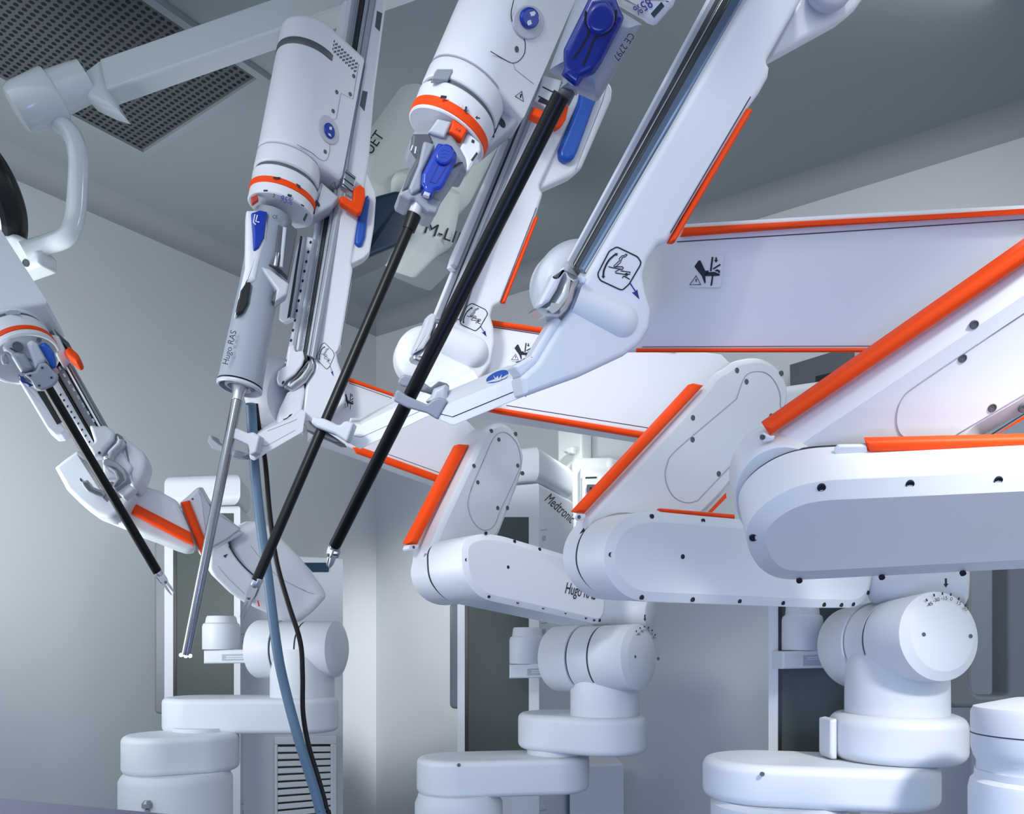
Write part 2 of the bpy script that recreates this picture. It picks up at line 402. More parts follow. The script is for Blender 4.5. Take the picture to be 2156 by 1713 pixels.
# service panel and column on the right wall
pn = thing('service_panel', 'pale wall service panel with grey round-button switch behind the robot cart', 'wall panel', PRW.at((1240, 1250)))
slab('housing', fil(X4('800,780 870,700 1410,690 1420,2600 860,2600'), 8), PRW, .12, 'pale', pn, .02, off=.12)
slab('cover', X4('950,850 1390,830 1390,2600 950,2600'), PRW, .03, 'louvre', pn, .01, off=.14)
plt = slab('switch_plate', fil(X4('990,960 1250,955 1250,1500 990,1500'), 3), PRW, .01, 'white', pn, .003, off=.148)
slab('switch', fil(X4('1060,1090 1190,1090 1190,1215 1060,1215'), 3), PRW, .012, 'darkgrey', plt, .003, off=.158)
slab('button', circ(X4('1125,1150')[0], 3.2, 14), PRW, .006, 'black', plt, .002, off=.163)
decal('status_strip', [X4('1045,985 1210,980 1210,1003 1045,1008')], PRW, 'green', plt, lift=.1495)
pc = tag(slab('wall_column', X4('628,-300 990,-300 990,900 640,900'), PRW, .08, 'pale', None, .01, off=.09), 'tall pale square duct column on the far wall above the service panel', 'column')
hk = thing('wall_hook', 'small shiny white hook on the pale duct column', 'hook', PRW.at((1196, 955), .11))
slab('plate', fil(X4('720,590 800,550 860,545 862,650 790,655 770,632 720,632'), 4), PRW, .03, 'white', hk, .008, off=.13)
# ================================================================ ceiling-hung lamp
la = thing('lamp_suspension', 'white ceiling-mounted swivel arm with a bent tube carrying the round lamp', 'lamp arm', P(120, 540, 2.25))
PB = pl3((214, 194, 2.25), (1000, -84, 2.18), (214, 123, 2.25))
slab('beam', V0('208,123 1000,-154 1000,-84 214,194'), PB, .066 * S, 'lampwhite', la, .006)
slab('flange', V1('458,450 590,350 630,520 720,668 640,645 520,590 468,520'), PB, .07 * S, 'lampwhite', la, .012, off=.008)
A, c = axis((140, 180), 2.25, (-110, 38), .1)
o = P(175, 172, 2.26); k = L(1, 2.26)
lathe('arm_neck', o, A, [(-10 * k, 38 * k), (12 * k, 40 * k), (60 * k, 42 * k), (64 * k, 38 * k)], 'lampwhite', la)
lathe('swivel_cap', o, A, [(58 * k, 40 * k), (62 * k, 49 * k), (66 * k, 51 * k), (135 * k, 48 * k), (148 * k, 43 * k), (154 * k, 30 * k), (155 * k, 1 * k)], 'lampwhite', la)
tubepx('bent_tube', [(85, 215, 2.26), (118, 253, 2.26), (150, 283, 2.26), (164, 330, 2.26), (163, 400, 2.26), (157, 460, 2.26), (140, 497, 2.25), (100, 514, 2.25), (50, 530, 2.23)], 19.5, 'lampwhite', la)
PK = pl3((40, 520, 2.22), (90, 520, 2.22), (40, 570, 2.23))
kb = slab('knuckle_block', fil(V1('70,1390 170,1440 240,1510 240,1590 100,1640 -60,1560 -60,1430'), 6), PK, .07, 'lampwhite', la, .012)
screw(PK, V1('155,1580')[0], 6, kb)
lh = thing('surgical_lamp', 'round surgical lamp with black rim cut off at the left edge', 'lamp', P(-60, 400, 2.14))
A, c = axis((-40, 395), 2.14, (-1, .18), .42)
o = P(-28, 397, 2.24); k = L(1, 2.14)
lathe('lamp_rim', o, A, [(-16 * k, 110 * k), (-6 * k, 124 * k), (6 * k, 130 * k), (24 * k, 130 * k), (40 * k, 122 * k), (44 * k, 108 * k), (30 * k, 104 * k), (10 * k, 100 * k)], 'black', lh, 64)
lathe('lamp_shell', o, A, [(-40 * k, 1 * k), (-34 * k, 60 * k), (-14 * k, 104 * k), (12 * k, 106 * k)], 'lampwhite', lh, 64)
lathe('lamp_lens', o, A, [(14 * k, 102 * k), (28 * k, 101 * k), (32 * k, 60 * k), (33 * k, 1 * k)], 'lens', lh, 64)
# ================================================================ ceiling pendant with lettering
pd = thing('ceiling_pendant', 'pale ceiling pendant with slanted arm and dark teal end cap behind the instrument arms', 'ceiling pendant', P(860, 560, 2.9))
PP = pl3((870, 300, 2.85), (980, 300, 2.95), (870, 420, 2.85))
slab('pendant_arm', fil(V0('953,28 1110,-180 1260,-180 1080,260 1000,420 880,470 800,430 745,400 748,310'), [20, 5, 5, 40, 60, 40, 60, 40, 30]), PP, .22, 'pale', pd, .05, k=8)
slab('pendant_hub', fil(X2('440,330 560,300 800,420 980,520 900,930 760,1010 620,960 520,900 430,620'), 18), PP, .2, 'pale', pd, .035, off=.05, k=6)
slab('end_cap', fil(X2('180,640 270,560 420,520 520,525 540,700 520,910 420,960 60,1110 180,1000'), [20, 30, 20, 10, 10, 20, 10, 3, 20]), PP, .16, 'teal', pd, .010, off=.06, k=6)
slab('lower_arm', X2('600,950 880,890 1000,1000 900,1110 760,1060 600,985'), PP, .2, 'ceil', pd, .02, off=.01)
text('lettering', 'UET', PP, X2('252,150')[0], 24, 55, 'ink', pd, lift=.004, sx=.85)
text('lettering', 'M-LIFT', PP, X2('845,880')[0], 27, -19, 'ink', pd, lift=.0545)
# ================================================================ robot carts: column, swivel links, tilt joint
GRP = 'white surgical robot arm carts'
def cart(label, px, d):
    x, y = xy(px, d); return thing('surgical_robot_cart', label, 'surgical robot', (x, y, 0), GRP)
def column(c, l, m, r, ytop, ybrk, panel, deep=None):
    """l, m, r = (px, d) of left edge, near corner and right edge; panel = x0, x1, y0, y1 px"""
    a, b, e = Vector(xy(*l)), Vector(xy(*m)), Vector(xy(*r)); g = a + (e - b)
    foot = [tuple(a), tuple(b), tuple(e), tuple(g)]; zb, zt = zof(ybrk, m[1]), zof(ytop, m[1])
    col = prism('column', foot, .06, zb - .0015, 'matte', c, .012)
    prism('column_base', inset([tuple(a), tuple(b), tuple(e), tuple(g)], -.03), 0, .06, 'darkgrey', c, .01)
    prism('column_cap', foot, zb + .0015, zt, 'matte', c, .03, k=6)
    fp = Pl(Vector((a.x, a.y, 1)), Vector((b.y - a.y, a.x - b.x, 0))); sp = Pl(Vector((b.x, b.y, 1)), Vector((e.y - b.y, b.x - e.x, 0)))
    x0, x1, y0, y1 = panel
    slab('glass_panel', [(x0, y0), (x1, y0), (x1, y1), (x0, y1)], fp, .006, 'glass', col, .001, off=.001)
    decal('panel_edge', line([(x0 + 1, y0), (x0 + 1, y1)], 7), fp, 'black', col, lift=.0022)
    return fp, sp, col
def drum(c, name, A, B, ra, rb, m='matte', n=56, prof=None, lab=None):
    return lathe(name, A, B - A, prof or [(0, ra), ((B - A).length, rb)], m, c, n, lab=lab)
def tilt_joint(c, A, B, r, splits, dial=True):
    """splits = fractions where the two dark gaps lie"""
    a = B - A; t = a.length; s1, s2 = splits; g = .004; an = a.normalized()
    j = lathe('joint_body', A, a, [(0, r * .90), (t * .015, r * 1.0), (t * .04, r * 1.05), (t * s1 - g, r * 1.05), (t * s1 - g, r * .96), (t * s1, r * .96), (t * s1, r), (t * s1 + .02, r * .985), (t * s2 - .02, r * .985), (t * s2 - g, r), (t * s2 - g, r * .96), (t * s2, r * .96)], 'matte', c, 64)
    lathe('joint_gap', A + an * (t * s1 - g - .001), a, [(0, r * .975), (.005, r * .975)], 'seam', j, 64)
    lathe('joint_gap', A + an * (t * s2 - g - .001), a, [(0, r * .975), (.005, r * .975)], 'seam', j, 64)
    lathe('dial_drum', A + an * t * s2, a, [(0, r * .98), (.002, r), (t * (1 - s2) - r * .15, r), (t * (1 - s2) - r * .12, r * .99), (t * (1 - s2) - r * .02, r * .80), (t * (1 - s2), r * .765), (t * (1 - s2), .0001)], 'matte', c, 64)
    return Pl(B, a)
def pedestal(c, px, d, r, y0, A, B):
    z0 = zof(y0, d); x, y = xy(px, d); zt = (A.z + B.z) / 2
    p = lathe('joint_pedestal', Vector((x, y, z0)), Vector((0, 0, 1)), [(0, r), (.002, r), (.004, r * 1.005), ((zt - z0) * .45, r), ((zt - z0) * .75, r * .97), ((zt - z0) * 1.0, r * .84)], 'matte', c, 56)
    lathe('pedestal_gap', Vector((x, y, z0 + .006)), Vector((0, 0, 1)), [(0, r * 1.002), (.0016, r * 1.002)], 'seam', p, 56)
    lathe('pedestal_foot', Vector((x, y, z0 - .03)), Vector((0, 0, 1)), [(0, r * .99), (.028, r * .99)], 'matte', c, 56)
def knob(c, px, d, r, ys, armx, lab_px=None):
    x, y = xy(px, d); k = L(1, d); y0, y1, y2, y3 = ys; zz = [zof(v, d) for v in ys]
    lathe('brake_knob', Vector((x, y, zz[2] + .002)), Vector((0, 0, 1)), [(0, r * k * .98), (.002, r * k), (zz[1] - zz[2] - .012, r * k), (zz[1] - zz[2] - .004, r * k * .96), (zz[1] - zz[2], r * k * .84), (zz[0] - zz[2] - .006, r * k * .80), (zz[0] - zz[2], r * k * .74)], 'matte', c, 40)
    q = Pl(P(px, y2, d - r / F * d), Vector((0, 1, 0)))
    a = slab('brake_bracket', [(px - r, y2 + 1), (armx, y2 - 3), (armx, y3 - 2), (px - r, y3)], q, r * k * 2, 'matte', c, .006)
    decal('bracket_label', [[(px + 1, y2 + 9), (armx - 12, y2 + 7), (armx - 12, y3 - 8), (px + 1, y3 - 6)]], q, 'faint', a)
    decal('label_text', line([(px + 10, y2 + 14), (armx - 14, y2 + 12.5)], 1.5) + line([(px + 10, y2 + 18), (armx - 20, y2 + 16.5)], 1.2), q, 'white', a, lift=.0012)
def marks(sp, c, pts):
    for (x, y) in pts:
        decal('side_mark', line([(x, y), (x + 14, y - 2)], 2.2) + [[(x + 3, y + 12), (x + 10, y + 11), (x + 10, y + 22), (x + 3, y + 23)]], sp, 'faint', c)
# ---------------------------------------------------------------- cart 1, far left
c1 = cart('leftmost white robotic arm cart, its arm reaching up to the left edge of the room', 430, 3.2)
fp1, sp1, col1 = column(c1, (346, 3.30), (506, 3.25), (527, 3.55), 993, 1062, (367, 492, 1080, 1471))
marks(sp1, col1, [(508, 1335), (508, 1692)])
a, b = Vector(xy(508, 3.33)), Vector(xy(722, 3.52)); nn = Vector((a.y - b.y, b.x - a.x)).normalized() * .3
hs = prism('rear_housing', [tuple(a), tuple(b), tuple(b + nn), tuple(a + nn)], .06, zof(1170, 3.45), 'matte', c1, .01)
hp = Pl(Vector((a.x, a.y, 1)), Vector((b.y - a.y, a.x - b.x, 0)))
slab('recessed_slot', W2('1120,738 1300,738 1290,803 1180,803'), hp, .004, 'teal', hs, .001, off=.003)
for q in ([(579, 1550), (709, 1549), (709, 1566), (579, 1567)], [(579, 1567), (585, 1567), (585, 1810), (579, 1810)], [(697, 1566), (709, 1566), (709, 1810), (697, 1810)]):
    slab('louvre_frame', q, hp, .012, 'louvre', hs, .003, off=.012)
slab('louvre_backing', [(585, 1566), (697, 1566), (697, 1810), (585, 1810)], hp, .002, 'black', hs, .0005, off=.002)
for i in range(17):
    y = 1570.5 + i * 14.6; e = i * .55
    slab('louvre_slat', [(585, y + 1.5 + e), (697, y + .5 - e), (697, y + 11.2 - e), (585, y + 12.2 + e)], hp, .009, 'louvre', hs, .002, off=.011)
PH1 = Pl(P(330, 1300, 3.36), Vector((0, 1, 0)))
slab('push_handle', fil([(324, 1140), (350, 1140), (350, 1503), (324, 1503)], [8, 3, 4, 26]), PH1, .05, 'handlegrey', c1, .008)
x, y = xy(372, 2.68)
lathe('base_drum', Vector((x, y, 0)), Vector((0, 0, 1)), [(0, L(112, 2.68)), (zof(1648, 2.5) - .012, L(112, 2.68)), (zof(1648, 2.5), L(107, 2.68)), (zof(1641, 2.5), L(100, 2.68))], 'matte', c1, 64)
stadium('lower_swivel_link', xy(346, 2.68), xy(419, 2.73), L(83, 2.68), zof(1641, 2.53), zof(1556, 2.53), 'matte', c1, .016)
stadium('upper_swivel_link', xy(420, 2.86), xy(638, 2.85), L(73, 2.86), zof(1547, 2.72), zof(1472, 2.72), 'matte', c1, .014)
x, y = xy(430, 2.80); lathe('swivel_collar', Vector((x, y, zof(1560, 2.7))), Vector((0, 0, 1)), [(0, L(62, 2.8)), (.03, L(62, 2.8))], 'matte', c1)
A, B = P(540, 1366, 2.93), P(716, 1366, 2.86)
pj1 = tilt_joint(c1, A, B, L(59, 2.88), (.33, .62)); pedestal(c1, 637, 2.88, L(66, 2.88), 1469, A, B)
knob(c1, 466, 3.02, 38, (1298, 1312, 1368, 1397), 565)
x, y = xy(310, 2.5); lathe('chrome_knob', Vector((x, y, zof(1712, 2.5))), Vector((0, 0, 1)), [(0, L(5, 2.5)), (.01, L(5, 2.5)), (.014, L(11, 2.5)), (.024, L(11, 2.5)), (.031, L(6, 2.5))], 'steel', c1, 24)
# ---------------------------------------------------------------- cart 2, middle
c2 = cart('middle white robotic arm cart with lettered cap, its arm holding the endoscope', 1050, 2.9)
fp2, sp2, col2 = column(c2, (963, 3.12), (1135, 2.98), (1206, 3.36), 934, 1014, (981, 1113, 1088, 1590))
marks(sp2, col2, [(1139, 1116), (1139, 1312), (1139, 1508), (1137, 1706)])
text('lettering', 'Medtronic', sp2, X4('690,1450')[0], 20, -42, 'ink', col2, sx=.62)
a, b = Vector(xy(1200, 3.25)), Vector(xy(1313, 3.3)); nn = Vector((0, .25))
prism('rear_housing', [tuple(a), tuple(b), tuple(b + nn), tuple(a + nn)], .05, zof(1606, 3.3), 'matte', c2, .01)
PH2 = Pl(P(955, 1400, 3.2), Vector((0, 1, 0)))
slab('push_handle', fil([(947, 1270), (972, 1270), (972, 1492), (947, 1492)], [8, 3, 4, 26]), PH2, .05, 'handlegrey', c2, .008)
x, y = xy(966, 2.62)
lathe('base_drum', Vector((x, y, 0)), Vector((0, 0, 1)), [(0, L(92, 2.62)), (zof(1692, 2.5) - .012, L(92, 2.62)), (zof(1692, 2.5), L(87, 2.62)), (zof(1680, 2.5), L(84, 2.62))], 'matte', c2, 64)
stadium('lower_swivel_link', xy(960, 2.64), xy(1160, 2.69), L(82, 2.64), zof(1680, 2.53), zof(1602, 2.53), 'matte', c2, .014)
stadium('upper_swivel_link', xy(1173, 2.74), xy(1275, 2.63), L(85, 2.65), zof(1592, 2.53), zof(1511, 2.53), 'matte', c2, .016)
x, y = xy(1175, 2.72); lathe('swivel_collar', Vector((x, y, zof(1603, 2.6))), Vector((0, 0, 1)), [(0, L(66, 2.7)), (.03, L(66, 2.7))], 'matte', c2)
A, B = P(1170, 1386, 2.72), P(1352, 1383, 2.5)
pj2 = tilt_joint(c2, A, B, L(70, 2.52), (.36, .60)); pedestal(c2, 1273, 2.64, L(72, 2.64), 1507, A, B)
knob(c2, 1109, 2.86, 36.5, (1322, 1340, 1398, 1428), 1175)
cyl('shoulder_drum', P(1250, 1283, 2.72), P(1372, 1290, 2.62), L(36, 2.66), 'matte', c2, bev=.01)
# ---------------------------------------------------------------- cart 3, right of the middle
c3 = cart('right-hand white robotic arm cart with degree dial in view, arm reaching the centre instrument', 1760, 2.3)
fp3, sp3, col3 = column(c3, (1618, 2.40), (1812, 2.28), (1880, 2.65), 783, 880, (1641, 1784, 930, 1601))
x, y = xy(1600, 2.1)
stadium('lower_swivel_link', xy(1612, 2.11), xy(1832, 2.05), L(131, 2.08), zof(1708, 1.93), zof(1616, 1.93), 'matte', c3, .018)
x, y = xy(1640, 2.08); lathe('base_drum', Vector((x, y, 0)), Vector((0, 0, 1)), [(0, L(140, 2.08)), (zof(1722, 1.9), L(140, 2.08)), (zof(1712, 1.9), L(128, 2.08))], 'matte', c3, 64)
stadium('upper_swivel_link', xy(1884, 2.11), xy(1890, 2.07), L(131, 2.08), zof(1617, 1.93), zof(1513, 1.93), 'matte', c3, .022)
slab('link_stop', fil(W8('928,1010 975,1000 975,1260 940,1260 928,1230'), 4), Pl(P(1755, 1560, 2.05), Vector((0, 1, 0))), .06, 'matte', c3, .006)
A, B = P(1792, 1364, 2.25), P(1985, 1338, 1.9)
pj3 = tilt_joint(c3, A, B, L(96, 1.9), (.36, .58)); pedestal(c3, 1887, 2.08, L(101, 2.08), 1502, A, B)
knob(c3, 1690, 2.36, 42, (1270, 1296, 1370, 1408), 1750)
cyl('shoulder_drum', P(1830, 1230, 2.1), P(2040, 1232, 1.98), L(44, 2.0), 'matte', c3, bev=.015)
for pl_, c_, tk, nm, z_ in ((pj3, c3, W8('1540,249 1587,218 1640,208 1693,214 1743,241 1787,283'), W8('1558,277 1600,249 1650,238 1696,243 1742,268 1784,303'), 8), (pj2, c2, W5('1797,317 1826,293 1858,283 1888,290 1916,312 1938,345'), W5('1810,341 1836,319 1863,307 1887,315 1910,337 1928,366'), 5)):
    cx_, cy_ = (1985, 1338) if c_ is c3 else (1352, 1383)
    qb = pl_.back(.005)
    for s, a_, b_ in zip(('-45', '-30', '-15', '0', '15', '30'), tk, nm):
        v = Vector((a_[0] - cx_, a_[1] - cy_)).normalized() * z_ * .35
        decal('dial_tick', line([(a_[0] - v.x, a_[1] - v.y), (a_[0] + v.x, a_[1] + v.y)], z_ * .36), qb, 'ink', c_, lift=.006)
        text('dial_number', s, qb, b_, z_, -math.degrees(math.atan2(v.y, v.x)) - 90, 'ink', c_, lift=.006)
decal('pointer_print', [W8('1655,112 1668,112 1668,145 1678,145 1661,170 1646,148 1655,146')], Pl(P(1990, 1225, 1.92), (0, 1, .1)), 'ink', c3)
decal('pointer_print', [W5('1855,192 1865,192 1866,222 1872,222 1860,243 1850,222 1856,222')], Pl(P(1358, 1300, 2.55), (0, 1, .1)), 'ink', c2)
for p in W8('1520,467 1817,478'): screw(pj3, p, 3.6, c3)
for p in W5('1787,510 1963,525'): screw(pj2, p, 2.6, c2)
def linkscrew(c, px, py, b, r):
    q = P(px, py, (b[1] - r) / S); lathe('screw', Vector((q.x, b[1] - r, q.z)), Vector((0, -1, 0)), [(-.002, .0042), (.0006, .0042), (.0008, .003), (.0002, .0026), (.0002, .0001)], 'darkgrey', c, 14)
linkscrew(c1, 422, 1486, xy(425, 2.86), L(73, 2.86)); linkscrew(c2, 966, 1610, xy(960, 2.64), L(82, 2.64)); linkscrew(c3, 1605, 1629, xy(1612, 2.11), L(131, 2.08))
# ---------------------------------------------------------------- cart 4, right edge
c4 = cart('nearest white robotic arm cart, cut off at the right edge, with dark push handle', 2230, 1.75)
x, y = xy(2205, 1.62)
lathe('base_drum', Vector((x, y, 0)), Vector((0, 0, 1)), [(0, L(146, 1.62)), (zof(1662, 1.5) - .02, L(146, 1.62)), (zof(1662, 1.5) - .006, L(142, 1.62)), (zof(1662, 1.5), L(134, 1.62)), (zof(1645, 1.5), L(134, 1.62))], 'matte', c4, 64)
lathe('swivel_drum', Vector((x, y, zof(1645, 1.5))), Vector((0, 0, 1)), [(0, L(130, 1.62)), (.012, L(130, 1.62)), (.02, L(136, 1.62)), (.034, L(141, 1.62)), (zof(1507, 1.5) - zof(1645, 1.5) - .004, L(141, 1.62)), (zof(1507, 1.5) - zof(1645, 1.5) + .004, L(136, 1.62)), (zof(1480, 1.5) - zof(1645, 1.5), L(60, 1.62)), (zof(1478, 1.5) - zof(1645, 1.5), .001)], 'matte', c4, 64)
lathe('drum_gap', Vector((x, y, zof(1563, 1.5))), Vector((0, 0, 1)), [(0, L(141.6, 1.62)), (.0018, L(141.6, 1.62))], 'seam', c4, 64)
PH4 = Pl(P(2070, 1400, 2.5), Vector((-.1, 1, 0)))
slab('push_handle', fil(V0('1985,1100 2043,1100 2043,1440 2056,1464 2122,1464 2122,1100 2200,1100 2200,1490 2010,1490 1985,1478'), [2, 2, 30, 20, 8, 2, 2, 10, 16, 16]), PH4, .06, 'handlegrey', c4, .01)
a, b = Vector(xy(2200, 2.5)), Vector(xy(2460, 2.5))
prism('column', [tuple(a), tuple(b), (b.x, b.y + .3), (a.x, a.y + .3)], 0, zof(800, 2.5), 'matte', c4, .02)
# ================================================================ arm helpers
def vec(a, b): return P(*b) - P(*a)
def slabx(name, pts, pl, ext, m, parent=None, bev=.004, off=0.0, k=4):
    """an outline on a plane swept along a given direction"""
    base = [pl.uv(pl.at(p, off)) for p in pts]; t = ext.length; d = ext.normalized()
    pr = bevprof(min(bev, t * .45), t, k)
    rings = [[pl.xyz(a, -off) + d * dep for a in inset(base, ins)] for ins, dep in pr]
    return mk(name, loft(rings), m, parent, wn=True)
def lerp(a, b, t): return (a[0] + (b[0] - a[0]) * t, a[1] + (b[1] - a[1]) * t)
def rail(c, Tl, Tr, Bl, Br, pl, strips, name='guide_rail'):
    """the linear guide: bars side by side running from top to bottom; (f0, f1, material, offset towards the eye)"""
    b = slab(name, [Tl, Tr, Br, Bl], pl, .03, 'darkgrey', c, .002, off=-.004)
    for f0, f1, m, off in strips:
        slab('rail_bar', [lerp(Tl, Tr, f0), lerp(Tl, Tr, f1), lerp(Bl, Br, f1), lerp(Bl, Br, f0)], pl, .012, m, b, min(.003, .25 * abs(f1 - f0) * (pl.at(Tr) - pl.at(Tl)).length), off=off)
    return b
def dsec(R, w, front=60, back=-62, n=26):
    """D-shaped section of a drive housing: round on the left, flat panel to the right"""
    o = []; a0, a1 = math.radians(front), math.radians(360 + back)
    for i in range(n + 1): t = a0 + (a1 - a0) * i / n; o.append((R * math.cos(t), R * math.sin(t)))
    x1, y1 = R * math.cos(a0), R * math.sin(a0); tx, ty = math.sin(a0), -math.cos(a0); q = (w - x1) / tx
    o.append((w, R * math.sin(a1))); o.append((w, y1 + ty * q))
    return o
def axprism(name, o, A, e1, e2, sec, t0, t1, m, parent, b=.006, k=4):
    rings = []
    for ins, dep in bevprof(b, t1 - t0, k):
        rings.append([o + A * (t0 + dep) + e1 * a + e2 * c for a, c in inset(sec, ins)])
    return mk(name, loft(rings), m, parent, wn=True)
class Drive:
    """frame of an instrument drive unit: A runs down its axis, e1 to the right in the picture, e2 to the eye"""
    def __init__(s, p, d, p2, d2):
        s.p, s.d = p, d; s.o = P(p[0], p[1], d); q = P(p2[0], p2[1], d2); s.A = (s.o - q).normalized(); s.k = L(1, d)
        s.u = (s.o - q).length / math.hypot(p2[0] - p[0], p2[1] - p[1])
        r = ray(*p).normalized(); s.e1 = s.A.cross(r).normalized()
        if s.e1.x < 0: s.e1 = -s.e1
        s.e2 = s.e1.cross(s.A).normalized()
        if s.e2.dot(r) > 0: s.e2 = -s.e2
    def t(s, px): return px * s.u
    def prof(s, q): return [(s.t(a), b * s.k) for a, b in q]
    def lathe(s, name, q, m, parent, n=64, lab=None): return lathe(name, s.o, s.A, s.prof(q), m, parent, n, lab=lab)
    def front(s, off=0): return Pl(s.o + s.e2 * off * s.k, s.e2)
    def panel(s, R, ang=60): a = math.radians(ang); n = s.e1 * math.cos(a) + s.e2 * math.sin(a); return Pl(s.o + n * R * s.k, n)
def grip_strip(c, pts, pl, off, th=.014, bev=.006): return slab('bumper_strip', pts, pl, th, 'orange', c, bev, off=off, k=5)
def wrist(parent, a, b, d0, d1, r, jaws=True):
    """steel ferrule, clevis and two jaws at the end of a shaft, from a to b in the picture"""
    A_, B_ = P(a[0], a[1], d0), P(b[0], b[1], d1); v = (B_ - A_); t = v.length; v.normalize(); k = L(r, d0)
    cyl('ferrule', A_, A_ + v * t * .26, k, 'metal', parent, r2=k * .95)
    e1, e2 = basis(v)
    for s in (-1, 1):
        q = A_ + v * t * .22 + e1 * k * .62 * s
        bm = bmesh.new(); rr = []
        for z in (-.16, .16):
            rr.append([q + e1 * k * z + v * (t * u) + e2 * k * w for u, w in ((0, -.8), (.2, -.8), (.34, -.55), (.38, 0), (.34, .55), (.2, .8), (0, .8))])
        bm.free(); mk('clevis', loft(rr), 'metal', parent, 25)
    cyl('pivot_pin', A_ + v * t * .52 - e1 * k * .95, A_ + v * t * .52 + e1 * k * .95, k * .3, 'dmetal', parent, bev=.0003, n=14)
    for s in (-1, 1):
        bm = []; J = A_ + v * t * .48
        prof = [(0, .30, .55), (.12, .42, .62), (.25, .40, .55), (.42, .26, .42), (.54, .08, .20)]
        for u, h, w in prof:
            cc = J + v * t * u + e2 * k * (s * (.10 + .35 * u))
            bm.append([cc + e2 * k * s * (h if (q in (2, 3)) else 0) + e1 * k * w * (1 if q in (1, 2) else -1) * .8 for q in range(4)])
        mk('jaw', loft(bm), 'metal', parent, 40)
HANDL = '1495,410 1555,325 1580,325 1650,465 1690,465 1700,490 1740,490 1780,470 1855,465 1860,485 1790,490 1770,490 1860,515 1855,535 1780,545 1720,540 1650,545 1660,640 1640,650 1600,540'
def pinch_label(pl, parent, tf=lambda p: p, plate='1460,245 1915,240 1870,710 1410,705'):
    """pinch-point warning sticker: hand, bars, arrow and triangle"""
    T = lambda s: [tf(p) for p in X7(s)]
    st = slab('warning_label', fil(T(plate), 5), pl, .0012, 'white', parent, .0003, off=.0012)
    hand = [T('1495,410 1555,325 1580,325 1650,470 1695,465 1700,500 1650,545 1655,640 1640,650 1600,545'), T('1695,490 1780,485 1860,520 1850,540 1780,545 1650,545 1650,500'), T('1785,465 1820,448 1860,470 1855,505 1835,500 1830,480 1800,480')]
    decal('pinched_hand', hand, pl, 'ink', st, lift=.0018)
    decal('closing_bars', [T('1740,275 1765,275 1740,475 1715,475'), T('1745,535 1765,535 1745,680 1722,680'), T('1860,370 1868,390 1765,455 1757,435')], pl, 'ink', st, lift=.0018)
    decal('down_arrow', [T('1793,280 1815,280 1815,315 1830,318 1800,355 1775,318 1793,315')], pl, 'ink', st, lift=.0018)
    tri = T('1520,540 1585,665 1428,668')
    decal('warning_triangle', line(tri, abs(tri[1][0] - tri[2][0]) * .09, True) + [T('1512,585 1528,585 1524,630 1514,630')], pl, 'ink', st, lift=.0018)
    return st
def arm_label(pl, parent, tf=lambda p: p, w=1.0, col='ink'):
    """rounded-square sticker print with the arm drawing and curved arrow, and the pointer arrow"""
    T = lambda s: [tf(p) for p in X7(s)]
    fr = T('120,520 290,190 385,135 420,140 690,270 740,345 730,390 570,660 480,740 440,735 160,605')
    pr = decal('arm_print', line(fil(fr, 14 * w, 6), 2.6 * w, True), pl, col, parent)
    decal('swing_arrow', line(cat(T('205,545 215,460 270,340 335,270 380,235'), 5), 3.6 * w) + [T('370,220 412,222 395,262'), T('180,545 232,545 205,580')], pl, 'ink', pr)
    arm = line(T('545,240 520,235 500,255 470,255 430,300 440,320 350,405'), 1.6 * w) + line(T('545,245 510,275 480,275 455,330 450,350 375,420'), 1.6 * w) + line(T('280,410 330,425 480,450 490,430 475,412 360,412'), 1.8 * w) + line(T('440,450 375,480 380,500 510,520 580,520 590,490 450,470'), 1.8 * w) + line(T('500,545 580,590'), 2.0 * w) + line(T('495,540 475,572'), 1.8 * w) + [T('510,510 535,498 560,515 545,545 520,540')]
    decal('arm_drawing', arm, pl, 'ink', pr)
    decal('pointer_arrow', line(T('582,640 670,775'), 2.2 * w) + [T('715,870 612,775 655,770 685,735')], pl, 'navy', pr)
    return pr
# ================================================================ arm of the nearest cart (right)
FA = plE((1678, 1125, 1.18), (1653, 1045, 1.255))
fo = W7('162,1440 170,1380 205,1325 260,1275 340,1225 430,1190 540,1170 1479,1125 2100,1097 2100,1568 1479,1595 410,1648 310,1640 235,1600 185,1530')
fa = slab('forearm', fil(fo, 900), FA, .08, 'white', c4, prof=[(.020, 0), (.019, .0004), (.0012, .008), (.0003, .009), (0, .011), (0, .076), (.002, .079), (.004, .08)])
for p in W7('518,1187 938,1170 1357,1152 195,1424 413,1629 805,1613 1190,1594'): screw(FA, p, 7 if p[1] < 1150 else 5, fa, off=-.005, m='ink')
LA0 = FA.back(.083); LA = Pl(LA0.at((1650, 1045)), Vector((FA.n.x, FA.n.y, FA.n.z * .62)))
lo_ = W7('150,1220 200,1080 262,985 305,955 1479,158 1750,-25 1850,0 1850,600 1479,857 1290,962 1240,1100 400,1330 200,1320')
la_ = slab('upper_link', fil(lo_, 12), LA, .03, 'white', c4, prof=[(.022, 0), (.021, .0004), (.002, .010), (0, .013), (0, .026), (.004, .03)])
slab('elbow_drum', circ((1652.6, 1045), 107, 64), LA0, .058, 'white', c4, prof=[(.002, 0), (0, .002), (0, .05), (.002, .055), (.006, .058)])
slab('drum_gap', fil(fo, 900), FA, .09, 'seam', c4, prof=[(.003, .0785), (.003, .085)])
stroke('cover_seam', cat(W7('1600,285 1479,360 1000,680 905,760 875,850 890,925 945,966'), 5) , 1.3, LA, 'faint', la_, lift=.001)
stroke('cover_seam', W7('1110,962 1479,745 1700,610'), 1.3, LA, 'faint', la_, lift=.001)
stroke('edge_seam', W7('1285,960 1479,838 1700,690'), 2.2, LA, 'seam', la_, lift=.001)
